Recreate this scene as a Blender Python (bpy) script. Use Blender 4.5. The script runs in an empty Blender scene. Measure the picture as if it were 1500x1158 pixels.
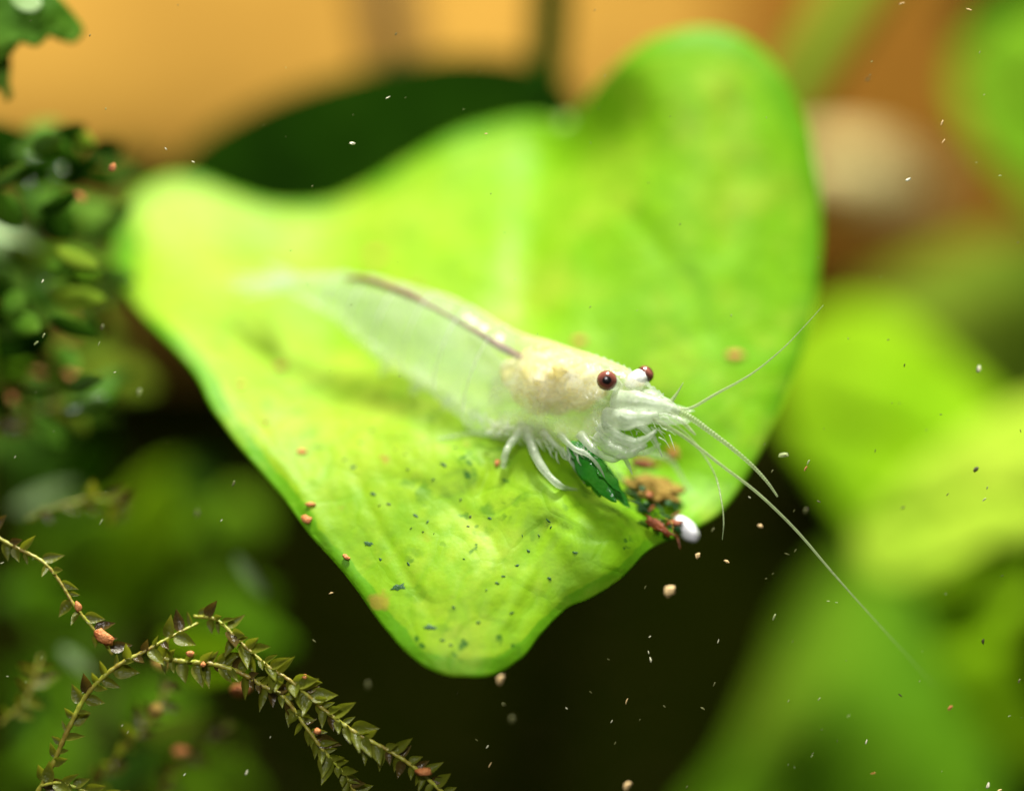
import bpy, bmesh, math, random
import numpy as np
from mathutils import Vector, Matrix, noise
random.seed(7)
MM = 0.001
scene = bpy.context.scene
COL = scene.collection

# ------------------------------------------------------------------ camera
CD = 250.0                      # mm from lens to the plane of the shrimp's eye
cam_d = bpy.data.cameras.new('camera')
cam = bpy.data.objects.new('camera', cam_d)
COL.objects.link(cam)
cam.location = (0, -CD * MM, 0)
cam.rotation_euler = (math.radians(90), 0, 0)
cam_d.sensor_width = 36
cam_d.lens = 150
cam_d.clip_start = 0.005
cam_d.clip_end = 20
cam_d.dof.use_dof = True
cam_d.dof.focus_distance = (CD + 0.3) * MM
cam_d.dof.aperture_fstop = 6.2
scene.camera = cam

# ------------------------------------------------------------------ world and lamps
world = bpy.data.worlds.new('World')
scene.world = world
world.use_nodes = True
bg = world.node_tree.nodes['Background']
bg.inputs[0].default_value = (1.0, 0.96, 0.86, 1)
bg.inputs[1].default_value = 0.13


def area_lamp(name, loc, target, sx, sy, watts, colour):
    ld = bpy.data.lights.new(name, 'AREA')
    ld.shape = 'RECTANGLE'
    ld.size, ld.size_y = sx, sy
    ld.energy = watts
    ld.color = colour
    o = bpy.data.objects.new(name, ld)
    COL.objects.link(o)
    o.location = Vector(loc) * MM
    d = (Vector(target) - Vector(loc)).normalized()
    o.rotation_euler = d.to_track_quat('-Z', 'Y').to_euler()
    return o


area_lamp('tank_lamp', (45, -25, 400), (0, 20, 0), 0.10, 0.05, 5.1, (1.0, 0.97, 0.88))
area_lamp('camera_flash', (-35, -270, 120), (0, 5, 0), 0.03, 0.02, 0.6, (1.0, 0.98, 0.95))

vs = scene.view_settings
vs.view_transform = 'Standard'
vs.look = 'None'
vs.exposure = 0.0
vs.gamma = 1.0
vs.use_curve_mapping = False
scene.render.engine = 'CYCLES'
cy = scene.cycles
cy.use_denoising = True
cy.max_bounces = 10
cy.diffuse_bounces = 4
cy.transparent_max_bounces = 24
cy.transmission_bounces = 6
cy.sample_clamp_indirect = 4.0
cy.caustics_reflective = False
cy.caustics_refractive = False


# ------------------------------------------------------------------ helpers
def at(px, py, y):
    """world point in mm on the ray through photo pixel (px,py), y mm behind the focal plane"""
    k = 0.04 * (CD + y) / CD
    return Vector(((px - 750) * k, y, (579 - py) * k))


def tag(o, label=None, cat=None, group=None, kind=None):
    if label: o['label'] = label
    if cat: o['category'] = cat
    if group: o['group'] = group
    if kind: o['kind'] = kind
    return o


def thing(name, base, label, cat, group=None):
    o = bpy.data.objects.new(name, None)
    o.empty_display_size = 0.002
    COL.objects.link(o)
    o.location = Vector(base) * MM
    return tag(o, label, cat, group)


def link_mesh(name, me, parent=None):
    o = bpy.data.objects.new(name, me)
    COL.objects.link(o)
    if parent is not None:
        o.parent = parent
    return o


def origin_of(o):
    v = Vector((0, 0, 0))
    while o is not None:
        v = v + o.location
        o = o.parent
    return v


def mesh(name, verts, faces, mat, parent=None, origin=None, smooth=True, thick=0.0):
    """verts in mm, world; origin in mm for top-level objects"""
    if parent is not None:
        og = origin_of(parent) / MM
    else:
        og = Vector(origin) if origin is not None else Vector((0, 0, 0))
    me = bpy.data.meshes.new(name)
    me.from_pydata([((v[0] - og[0]) * MM, (v[1] - og[1]) * MM, (v[2] - og[2]) * MM) for v in verts], [], faces)
    me.materials.append(mat)
    if smooth:
        me.polygons.foreach_set('use_smooth', [True] * len(me.polygons))
    me.update()
    o = link_mesh(name, me, parent)
    if parent is None:
        o.location = og * MM
    if thick:
        s = o.modifiers.new('thickness', 'SOLIDIFY')
        s.thickness = thick * MM
        s.offset = 0
    return o


def tube_geo(pts, radii, n=8, cap=True, squash=None):
    pts = [Vector(p) for p in pts]
    V, F = [], []
    prev = None
    for i, p in enumerate(pts):
        t = (pts[min(i + 1, len(pts) - 1)] - pts[max(i - 1, 0)]).normalized()
        if prev is None:
            a = t.cross(Vector((0, 1, 0.13)))
            if a.length < 1e-3: a = t.cross(Vector((1, 0, 0)))
        else:
            a = prev - t * prev.dot(t)
        a.normalize(); prev = a
        b = t.cross(a)
        for k in range(n):
            th = 2 * math.pi * k / n
            V.append(p + (a * math.cos(th) + b * math.sin(th) * (squash or 1)) * radii[i])
    for i in range(len(pts) - 1):
        for k in range(n):
            k2 = (k + 1) % n
            F.append((i * n + k, i * n + k2, (i + 1) * n + k2, (i + 1) * n + k))
    if cap:
        F.append(tuple(range(n - 1, -1, -1)))
        m = (len(pts) - 1) * n
        F.append(tuple(m + k for k in range(n)))
    return V, F


def catmull(pts, steps):
    P = [np.array(p, float) for p in pts]
    P = [2 * P[0] - P[1]] + P + [2 * P[-1] - P[-2]]
    out = []
    for i in range(1, len(P) - 2):
        for s in range(steps):
            t = s / steps
            a, b, c, d = P[i - 1], P[i], P[i + 1], P[i + 2]
            out.append(0.5 * ((2 * b) + (c - a) * t + (2 * a - 5 * b + 4 * c - d) * t * t + (3 * b - a - 3 * c + d) * t ** 3))
    out.append(P[-2])
    return out


def catmull_closed(pts, steps):
    P = [np.array(p, float) for p in pts]
    n = len(P)
    out = []
    for i in range(n):
        a, b, c, d = P[i - 1], P[i], P[(i + 1) % n], P[(i + 2) % n]
        for s in range(steps):
            t = s / steps
            out.append(0.5 * ((2 * b) + (c - a) * t + (2 * a - 5 * b + 4 * c - d) * t * t + (3 * b - a - 3 * c + d) * t ** 3))
    return out


def lerp_list(vals, n):
    return np.interp(np.linspace(0, 1, n), np.linspace(0, 1, len(vals)), vals)


def tube(name, pix, radii, mat, parent, steps=6, n=8, squash=None, bead=0.0, freq=0):
    """pix: list of (px,py,y); radii in mm interpolated along"""
    pts = catmull([tuple(at(*p)) for p in pix], steps)
    r = lerp_list(radii, len(pts))
    if bead:
        r = [ri * (1 + bead * (0.5 + 0.5 * math.cos(2 * math.pi * i / freq))) for i, ri in enumerate(r)]
    V, F = tube_geo(pts, r, n, squash=squash)
    return mesh(name, V, F, mat, parent)


def tps(ctrl, smooth=0.0):
    P = np.array([(c[0] / 300, c[1] / 300) for c in ctrl]); z = np.array([c[2] for c in ctrl], float)
    n = len(P)

    def K(A, B):
        d2 = ((A[:, None, :] - B[None]) ** 2).sum(-1)
        return np.where(d2 > 0, d2 * np.log(np.maximum(d2, 1e-12)), 0)
    A = np.zeros((n + 3, n + 3))
    A[:n, :n] = K(P, P) + smooth * np.eye(n)
    A[:n, n] = 1; A[:n, n + 1:] = P
    A[n, :n] = 1; A[n + 1:, :n] = P.T
    w = np.linalg.solve(A, np.concatenate([z, [0, 0, 0]]))

    def f(q):
        q = np.atleast_2d(np.array(q, float)) / 300
        return K(q, P) @ w[:n] + w[n] + q @ w[n + 1:]
    return f


def poly_dist(q, poly):
    """distance in px from each q to a polyline and the parameter along it"""
    q = np.atleast_2d(q); best = np.full(len(q), 1e9); par = np.zeros(len(q))
    L = len(poly) - 1
    for i in range(L):
        a, b = np.array(poly[i], float), np.array(poly[i + 1], float)
        t = np.clip(((q - a) @ (b - a)) / ((b - a) @ (b - a)), 0, 1)
        d = np.linalg.norm(q - (a + t[:, None] * (b - a)), axis=1)
        m = d < best
        best[m] = d[m]; par[m] = (i + t[m]) / L
    return best, par


# ------------------------------------------------------------------ materials
class NT:
    def __init__(self, name):
        self.m = bpy.data.materials.new(name)
        self.m.use_nodes = True
        self.t = self.m.node_tree
        self.t.nodes.clear()
        self.out = self.t.nodes.new('ShaderNodeOutputMaterial')

    def n(self, typ, **kw):
        nd = self.t.nodes.new('ShaderNode' + typ)
        for k, v in kw.items():
            if k in nd.inputs: nd.inputs[k].default_value = v
            else: setattr(nd, k, v)
        return nd

    def l(self, a, b): self.t.links.new(a, b)

    def coords(self): return self.n('TexCoord').outputs['Object']

    def noise(self, scale, detail=3, rough=0.55, vec=None):
        nd = self.n('TexNoise', Scale=scale, Detail=detail, Roughness=rough)
        self.l(vec if vec is not None else self.coords(), nd.inputs['Vector'])
        return nd.outputs['Fac']

    def ramp(self, fac, stops):
        r = self.n('ValToRGB')
        e = r.color_ramp.elements
        while len(e) < len(stops): e.new(0.5)
        for i, (p, c) in enumerate(stops):
            e[i].position = p
            e[i].color = (*c, 1) if len(c) == 3 else c
        self.l(fac, r.inputs[0])
        return r.outputs[0]

    def mixc(self, fac, a, b, mode='MIX'):
        m = self.n('Mix', data_type='RGBA', blend_type=mode)
        for s, v in ((0, fac), (6, a), (7, b)):
            if hasattr(v, 'is_output'): self.l(v, m.inputs[s])
            elif s == 0: m.inputs[0].default_value = v
            else: m.inputs[s].default_value = (*v, 1)
        return m.outputs[2]

    def bump(self, h, strength, dist):
        b = self.n('Bump', Strength=strength, Distance=dist)
        self.l(h, b.inputs['Height'])
        return b.outputs[0]


def leaf_material(name, c1, c2, c3, trans=0.35, rough=0.35, scale=180, spec=0.4, tcol=None, bump=0.25, mottle=None, rim=None, side=None, pale=None, spots=False):
    k = NT(name)
    big = k.noise(scale, 3)
    col = k.ramp(big, [(0.3, c1), (0.5, c2), (0.72, c3)])
    fine = k.noise(scale * 14, 4, 0.65)
    fc = k.ramp(fine, [(0.3, (0.82, 0.86, 0.8)), (0.6, (1.0, 1.0, 1.0))])
    col = k.mixc(1.0, col, fc, 'MULTIPLY')
    if side:  # greener right, yellower left: transmitted light put into the leaf colour
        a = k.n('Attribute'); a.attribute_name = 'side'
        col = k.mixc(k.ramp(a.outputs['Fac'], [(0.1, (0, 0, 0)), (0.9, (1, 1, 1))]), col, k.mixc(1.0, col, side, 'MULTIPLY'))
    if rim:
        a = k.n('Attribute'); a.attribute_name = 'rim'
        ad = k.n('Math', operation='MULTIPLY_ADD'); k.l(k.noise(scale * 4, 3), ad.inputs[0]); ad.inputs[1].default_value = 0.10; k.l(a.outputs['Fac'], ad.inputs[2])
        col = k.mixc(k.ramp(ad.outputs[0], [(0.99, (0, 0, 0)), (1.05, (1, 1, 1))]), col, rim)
    if pale:
        pf = k.noise(scale * 2.3, 5, 0.62)
        col = k.mixc(k.ramp(pf, [(0.50, (0, 0, 0)), (0.72, (0.6, 0.6, 0.6))]), col, pale)
    if mottle:
        mf = k.noise(scale * 5, 4, 0.6)
        f = k.ramp(mf, [(0.54, (0, 0, 0)), (0.70, (0.6, 0.6, 0.6))])
        col = k.mixc(f, col, mottle)
    hgt = k.noise(scale * 8, 3)
    if spots:
        def masked(vscale, seed, thr, mscale, m0, m1):
            mp = k.n('Mapping'); mp.inputs['Location'].default_value = (seed, seed * 0.7, seed * 1.3); k.l(k.coords(), mp.inputs['Vector'])
            nz_ = k.n('TexNoise', Scale=900.0, Detail=3.0); k.l(mp.outputs[0], nz_.inputs['Vector'])
            wv = k.n('Vector' + 'Math', operation='MULTIPLY_ADD'); k.l(nz_.outputs['Color'], wv.inputs[0]); wv.inputs[1].default_value = (0.002,) * 3; k.l(mp.outputs[0], wv.inputs[2])
            v = k.n('TexVoronoi', Scale=vscale, Randomness=1.0); k.l(wv.outputs[0], v.inputs['Vector'])
            a_ = k.ramp(v.outputs['Distance'], [(thr * 0.5, (1, 1, 1)), (thr, (0, 0, 0))])
            b_ = k.ramp(k.noise(mscale, 3, 0.6, mp.outputs[0]), [(m0, (0, 0, 0)), (m1, (1, 1, 1))])
            fa = k.n('Attribute'); fa.attribute_name = 'front'
            return k.mixc(1.0, k.mixc(1.0, a_, b_, 'MULTIPLY'), fa.outputs['Color'], 'MULTIPLY'), v
        f1, _ = masked(800.0, 0.11, 0.27, 130, 0.47, 0.55)
        col = k.mixc(f1, col, (0.05, 0.17, 0.008))
        f2, _ = masked(420.0, 0.37, 0.30, 90, 0.50, 0.60)
        col = k.mixc(f2, col, (0.13, 0.30, 0.008))
        f3, _ = masked(260.0, 0.71, 0.20, 110, 0.55, 0.62)
        col = k.mixc(k.mixc(1.0, f3, (0.6, 0.6, 0.6), 'MULTIPLY'), col, (0.46, 0.24, 0.05))
        # vein network
        nz2 = k.n('TexNoise', Scale=220.0, Detail=2.0); k.l(k.coords(), nz2.inputs['Vector'])
        wv2 = k.n('Vector' + 'Math', operation='MULTIPLY_ADD'); k.l(nz2.outputs['Color'], wv2.inputs[0]); wv2.inputs[1].default_value = (0.004,) * 3; k.l(k.coords(), wv2.inputs[2])
        ve = k.n('TexVoronoi', Scale=300.0, feature='DISTANCE_TO_EDGE'); k.l(wv2.outputs[0], ve.inputs['Vector'])
        vr = k.ramp(ve.outputs['Distance'], [(0.0, (0, 0, 0)), (0.10, (1, 1, 1))])
        col = k.mixc(vr, k.mixc(0.16, col, (0.10, 0.34, 0.004)), col)
        mh = k.n('Math', operation='MULTIPLY_ADD'); k.l(vr, mh.inputs[0]); mh.inputs[1].default_value = 0.2; k.l(hgt, mh.inputs[2])
        hgt = mh.outputs[0]
    p = k.n('BsdfPrincipled', Roughness=rough)
    p.inputs['Specular IOR Level'].default_value = spec
    k.l(col, p.inputs['Base Color'])
    nb = k.bump(hgt, bump, 0.0004)
    k.l(nb, p.inputs['Normal'])
    t = k.n('BsdfTranslucent')
    tc = k.mixc(1.0, col, tcol or (1.15, 1.1, 0.6), 'MULTIPLY')
    k.l(tc, t.inputs['Color'])
    mx = k.n('MixShader'); mx.inputs[0].default_value = trans
    k.l(p.outputs[0], mx.inputs[1]); k.l(t.outputs[0], mx.inputs[2])
    k.l(mx.outputs[0], k.out.inputs['Surface'])
    return k.m


def plain(name, c1, c2, rough=0.6, scale=900, spec=0.3, bump=0.3, dist=0.0003, sss=0.0):
    k = NT(name)
    col = k.ramp(k.noise(scale, 4, 0.6), [(0.32, c1), (0.68, c2)])
    p = k.n('BsdfPrincipled', Roughness=rough)
    p.inputs['Specular IOR Level'].default_value = spec
    k.l(col, p.inputs['Base Color'])
    if sss:
        p.inputs['Subsurface Weight'].default_value = sss
        p.inputs['Subsurface Radius'].default_value = (0.001, 0.0008, 0.0005)
    k.l(k.bump(k.noise(scale * 3, 4), bump, dist), p.inputs['Normal'])
    k.l(p.outputs[0], k.out.inputs['Surface'])
    return k.m


def milky(name, colour, alpha, rough=0.25, scale=1500, spread=0.25, spec=0.5, patch=None):
    """clear-to-milky shrimp shell: part see-through, part scattering"""
    k = NT(name)
    nz = k.noise(scale, 4, 0.6)
    col = k.ramp(nz, [(0.3, tuple(c * 0.88 for c in colour)), (0.7, colour)])
    if patch:
        col = k.mixc(k.ramp(k.noise(patch[1], 3), [(0.45, (0, 0, 0)), (0.7, (1, 1, 1))]), col, patch[0])
    p = k.n('BsdfPrincipled', Roughness=rough)
    p.inputs['Specular IOR Level'].default_value = spec
    k.l(col, p.inputs['Base Color'])
    k.l(k.bump(k.noise(scale * 2, 3), 0.25, 0.0002), p.inputs['Normal'])
    tl = k.n('BsdfTranslucent'); k.l(col, tl.inputs['Color'])
    m1 = k.n('MixShader'); m1.inputs[0].default_value = 0.45
    k.l(p.outputs[0], m1.inputs[1]); k.l(tl.outputs[0], m1.inputs[2])
    tr = k.n('BsdfTransparent')
    a = k.ramp(k.noise(scale * 0.5, 3), [(0.3, (alpha * (1 - spread),) * 3), (0.7, (min(1, alpha * (1 + spread)),) * 3)])
    m2 = k.n('MixShader')
    k.l(a, m2.inputs[0]); k.l(tr.outputs[0], m2.inputs[1]); k.l(m1.outputs[0], m2.inputs[2])
    k.l(m2.outputs[0], k.out.inputs['Surface'])
    return k.m


M = {}
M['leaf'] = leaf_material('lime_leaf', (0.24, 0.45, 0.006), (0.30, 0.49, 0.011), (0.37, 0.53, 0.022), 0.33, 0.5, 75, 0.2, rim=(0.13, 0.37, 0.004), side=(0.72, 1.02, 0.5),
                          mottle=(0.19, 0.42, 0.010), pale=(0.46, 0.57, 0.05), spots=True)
M['leaf_bright'] = leaf_material('bright_lime_leaf', (0.20, 0.44, 0.004), (0.27, 0.50, 0.006), (0.33, 0.53, 0.012), 0.35, 0.7, 60, 0.04)
M['leaf_yellow'] = leaf_material('yellow_lime_leaf', (0.34, 0.55, 0.03), (0.42, 0.60, 0.04), (0.50, 0.64, 0.06), 0.35, 0.7, 60, 0.04)
M['leaf_mid'] = leaf_material('mid_green_leaf', (0.09, 0.26, 0.005), (0.14, 0.31, 0.008), (0.22, 0.34, 0.015), 0.35, 0.7, 60, 0.04)
M['leaf_olive'] = leaf_material('olive_leaf', (0.10, 0.19, 0.010), (0.14, 0.22, 0.012), (0.20, 0.27, 0.02), 0.3, 0.7, 60, 0.04)
M['leaf_dark'] = leaf_material('dark_green_leaf', (0.004, 0.014, 0.001), (0.006, 0.022, 0.001), (0.012, 0.034, 0.002), 0.12, 0.9, 90, 0.0)  # near-black green that also carries the hanging leaf's shade
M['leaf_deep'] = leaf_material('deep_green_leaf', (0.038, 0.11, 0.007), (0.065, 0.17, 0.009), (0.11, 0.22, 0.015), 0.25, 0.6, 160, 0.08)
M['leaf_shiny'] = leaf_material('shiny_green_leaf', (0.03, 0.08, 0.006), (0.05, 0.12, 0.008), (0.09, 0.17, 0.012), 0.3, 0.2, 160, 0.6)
M['leaf_pale_glare'] = leaf_material('pale_glare_leaf', (0.18, 0.32, 0.08), (0.32, 0.46, 0.20), (0.42, 0.55, 0.32), 0.2, 0.35, 160, 0.4)  # pale leaf, whitish glare put into its colour
M['moss_leaf'] = leaf_material('moss_leaf', (0.13, 0.16, 0.012), (0.19, 0.22, 0.018), (0.28, 0.28, 0.04), 0.55, 0.32, 600, 0.45)
M['moss_leaf_brown'] = leaf_material('brown_moss_leaf', (0.05, 0.035, 0.008), (0.09, 0.06, 0.012), (0.14, 0.11, 0.02), 0.4, 0.25, 600, 0.7)
M['moss_stem'] = plain('moss_stem', (0.22, 0.13, 0.02), (0.38, 0.44, 0.04), 0.4, 700, 0.5)
M['petiole'] = plain('petiole', (0.006, 0.026, 0.002), (0.010, 0.036, 0.002), 0.9, 300, 0.0)
M['petiole_green'] = plain('petiole_green', (0.10, 0.20, 0.01), (0.16, 0.26, 0.02), 0.5, 300)
M['brown_stem'] = plain('brown_stem', (0.07, 0.035, 0.004), (0.11, 0.06, 0.006), 0.7, 200)
M['red_stem'] = plain('red_stem', (0.16, 0.04, 0.006), (0.26, 0.07, 0.01), 0.6, 300)
M['soil'] = plain('shade_dark_soil', (0.003, 0.0052, 0.0003), (0.007, 0.0085, 0.0005), 1.0, 220, 0.0, 0.6, 0.002)  # deep shade below the leaves is put into this colour
M['granule'] = plain('soil_granule', (0.009, 0.009, 0.001), (0.028, 0.018, 0.002), 0.9, 400, 0.1)
M['ochre'] = plain('ochre_rock', (0.24, 0.128, 0.018), (0.35, 0.195, 0.030), 0.9, 45, 0.1, 0.4, 0.002)
M['brown_rock'] = plain('brown_rock', (0.13, 0.055, 0.004), (0.20, 0.088, 0.007), 0.9, 40, 0.1, 0.4, 0.002)
M['cream_stone'] = plain('cream_stone', (0.56, 0.46, 0.16), (0.68, 0.58, 0.25), 0.6, 80, 0.3)
M['algae'] = plain('algae_spot', (0.006, 0.05, 0.012), (0.02, 0.09, 0.012), 0.5, 2500)
M['algae_black'] = plain('black_spot', (0.004, 0.008, 0.005), (0.012, 0.02, 0.008), 0.4, 2500)
M['crumb_orange'] = plain('orange_crumb', (0.50, 0.13, 0.03), (0.72, 0.30, 0.10), 0.55, 1800, 0.4, 0.6, 0.0004)
M['crumb_rust'] = plain('rust_crumb', (0.16, 0.025, 0.006), (0.40, 0.10, 0.015), 0.4, 1800, 0.6, 0.6, 0.0004)
M['crumb_tan'] = plain('tan_crumb', (0.20, 0.12, 0.015), (0.40, 0.27, 0.055), 0.7, 1400, 0.2, 1.0, 0.0004)
M['speck_pale'] = plain('pale_speck', (0.55, 0.55, 0.32), (0.8, 0.78, 0.6), 0.4, 3000, 0.5)
M['speck_tan'] = plain('tan_speck', (0.60, 0.40, 0.15), (0.75, 0.55, 0.28), 0.5, 3000, 0.4)
M['speck_green'] = plain('green_speck', (0.25, 0.32, 0.10), (0.40, 0.46, 0.2), 0.5, 3000, 0.4)
M['speck_dim'] = plain('dim_speck', (0.10, 0.11, 0.03), (0.2, 0.2, 0.08), 0.5, 3000, 0.4)
M['speck_dark'] = plain('dark_speck', (0.03, 0.035, 0.005), (0.06, 0.06, 0.01), 0.5, 3000, 0.4)
M['glossy_white'] = plain('glossy_white', (0.80, 0.80, 0.85), (0.9, 0.9, 0.92), 0.15, 700, 0.7, 0.1)
M['green_shard'] = leaf_material('green_shard', (0.03, 0.30, 0.03), (0.06, 0.42, 0.03), (0.12, 0.50, 0.05), 0.45, 0.12, 500, 0.8)
# shrimp
M['shell'] = milky('clear_shell', (0.73, 0.81, 0.70), 0.20, 0.13, 1100, 0.35)
M['shell_head'] = milky('milky_head_shell', (0.84, 0.86, 0.70), 0.30, 0.12, 1400, 0.5, patch=((0.70, 0.64, 0.36), 3600))
M['limb'] = milky('limb', (0.74, 0.82, 0.66), 0.5, 0.2, 2200, 0.3, 0.7)
M['limb_clear'] = milky('clear_limb', (0.66, 0.76, 0.56), 0.28, 0.2, 2200, 0.3, 0.7)
M['flagellum'] = milky('flagellum', (0.50, 0.60, 0.32), 0.55, 0.25, 3000, 0.25, 0.6)
M['organ'] = milky('cream_organ', (0.95, 0.86, 0.40), 0.6, 0.5, 900, 0.6, 0.3, patch=((0.95, 0.93, 0.74), 1000))
M['flesh'] = milky('flesh', (0.64, 0.73, 0.55), 0.19, 0.6, 700, 0.5, 0.1)
M['rim_highlight'] = milky('rim_highlight', (0.92, 0.90, 0.50), 0.75, 0.3, 2200, 0.3, 0.6)  # pale yellow for the painted highlight along the back
M['rim'] = milky('ring_rim', (0.85, 0.88, 0.78), 0.45, 0.25, 2200, 0.4, 0.6)
M['gut'] = plain('gut', (0.045, 0.012, 0.005), (0.28, 0.13, 0.08), 0.5, 420, 0.3)
M['stomach'] = plain('stomach', (0.14, 0.12, 0.07), (0.26, 0.23, 0.13), 0.5, 2000)
M['stalk'] = plain('eye_stalk', (0.78, 0.80, 0.72), (0.9, 0.9, 0.86), 0.3, 2000, 0.6)


def eye_material():
    k = NT('brown_eye')
    tc = k.n('TexCoord')
    sp = k.n('SeparateXYZ'); k.l(tc.outputs['Object'], sp.inputs[0])
    # local z is the eye's axis; radius is 0.6 mm
    mr = k.n('MapRange'); mr.inputs['From Min'].default_value = -0.0006; mr.inputs['From Max'].default_value = 0.00062
    k.l(sp.outputs[2], mr.inputs[0])
    nz = k.n('Math', operation='MULTIPLY_ADD'); k.l(k.noise(2600, 3), nz.inputs[0]); nz.inputs[1].default_value = 0.06; k.l(mr.outputs[0], nz.inputs[2])
    col = k.ramp(nz.outputs[0], [(0.45, (0.030, 0.008, 0.006)), (0.62, (0.13, 0.036, 0.022)), (0.80, (0.30, 0.10, 0.065)),
                                 (0.885, (0.12, 0.032, 0.022)), (0.94, (0.20, 0.06, 0.04)), (0.965, (0.003, 0.002, 0.002))])
    p = k.n('BsdfPrincipled', Roughness=0.2)
    p.inputs['Specular IOR Level'].default_value = 0.7
    k.l(col, p.inputs['Base Color'])
    vo = k.n('TexVoronoi', Scale=16000.0); k.l(tc.outputs['Object'], vo.inputs['Vector'])
    k.l(k.bump(vo.outputs[0], 0.12, 0.00003), p.inputs['Normal'])
    k.l(p.outputs[0], k.out.inputs['Surface'])
    return k.m


M['eye'] = eye_material()

# ------------------------------------------------------------------ the setting: soil bank, coloured near-black for the shade there
def bank_z(x, y):
    base = -72.0
    if y > 40: base += (y - 40) * 1.35
    n = noise.noise(Vector((x * 0.03, y * 0.03, 2.0))) * 5 + noise.noise(Vector((x * 0.12, y * 0.12, 5.0))) * 1.6 + noise.noise(Vector((x * 0.4, y * 0.4, 9.0))) * 0.6
    return base + n


NX, NY = 150, 110
V = []; F = []
for j in range(NY):
    y = -180 + 400 * j / (NY - 1)
    for i in range(NX):
        x = -260 + 520 * i / (NX - 1)
        V.append((x, y, bank_z(x, y)))
for j in range(NY - 1):
    for i in range(NX - 1):
        F.append((j * NX + i, j * NX + i + 1, (j + 1) * NX + i + 1, (j + 1) * NX + i))
soil = mesh('ground', V, F, M['soil'])
tag(soil, 'soil bank painted shade-dark behind and below the leaves', kind='structure')

# granules of the soil: uncountable
V = []; F = []
rg = random.Random(3)
for i in range(1500):
    x = rg.uniform(-110, 110); y = rg.uniform(20, 125)
    z = bank_z(x, y); r = rg.uniform(0.5, 1.5)
    b = len(V)
    for dx, dy, dz in ((1, 0, 0), (0, 1, 0), (-1, 0, 0), (0, -1, 0), (0, 0, 1), (0, 0, -1)):
        V.append((x + dx * r * rg.uniform(.7, 1.2), y + dy * r * rg.uniform(.7, 1.2), z + 0.3 * r + dz * r * rg.uniform(.6, 1)))
    for q in ((0, 1, 4), (1, 2, 4), (2, 3, 4), (3, 0, 4), (1, 0, 5), (2, 1, 5), (3, 2, 5), (0, 3, 5)):
        F.append(tuple(b + v for v in q))
gr = mesh('soil_granules', V, F, M['granule'])
tag(gr, 'loose dark granules of aquarium soil', 'soil', kind='stuff')


def boulder(name, c, size, mat, label, cat, seed, amp=0.12, rot=0.0, sub=5, power=0.75, tilt=0.0):
    bm = bmesh.new()
    bmesh.ops.create_icosphere(bm, subdivisions=sub, radius=1.0)
    V = []
    R = Matrix.Rotation(tilt, 3, 'X') @ Matrix.Rotation(rot, 3, 'Y')
    for v in bm.verts:
        p = Vector([math.copysign(abs(q) ** power, q) for q in v.co])
        s = 1 + amp * noise.noise(v.co * 1.4 + Vector((seed, 0, 0))) + amp * 0.35 * noise.noise(v.co * 5 + Vector((0, seed, 0)))
        p = Vector((p.x * size[0], p.y * size[1], p.z * size[2])) * s
        V.append(Vector(c) + R @ p)
    F = [tuple(v.index for v in f.verts) for f in bm.faces]
    bm.free()
    o = mesh(name, V, F, mat, origin=(c[0], c[1], c[2] - size[2]))
    return tag(o, label, cat)


# ochre rock face above, brown driftwood right of it, cream stone on the wood
boulder('ochre_rock', (-44, 120, 34), (66, 26, 40), M['ochre'], 'large smooth ochre rock rising behind the dark leaf', 'rock', 3.1, 0.05, 0.03, power=0.55, tilt=-0.6)
boulder('driftwood', (48, 124, 46), (34, 20, 50), M['brown_rock'], 'brown block of driftwood behind the cream stone', 'driftwood', 8.2, 0.08, 0.12, power=0.6, tilt=-0.45)
c = at(1268, 262, 79)
boulder('cream_stone', (c.x, 79, c.z), (6.2, 4.0, 2.7), M['cream_stone'], 'small oval cream stone lying against brown driftwood', 'stone', 5.5, 0.06, 0.2, sub=4, power=0.95)


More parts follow.
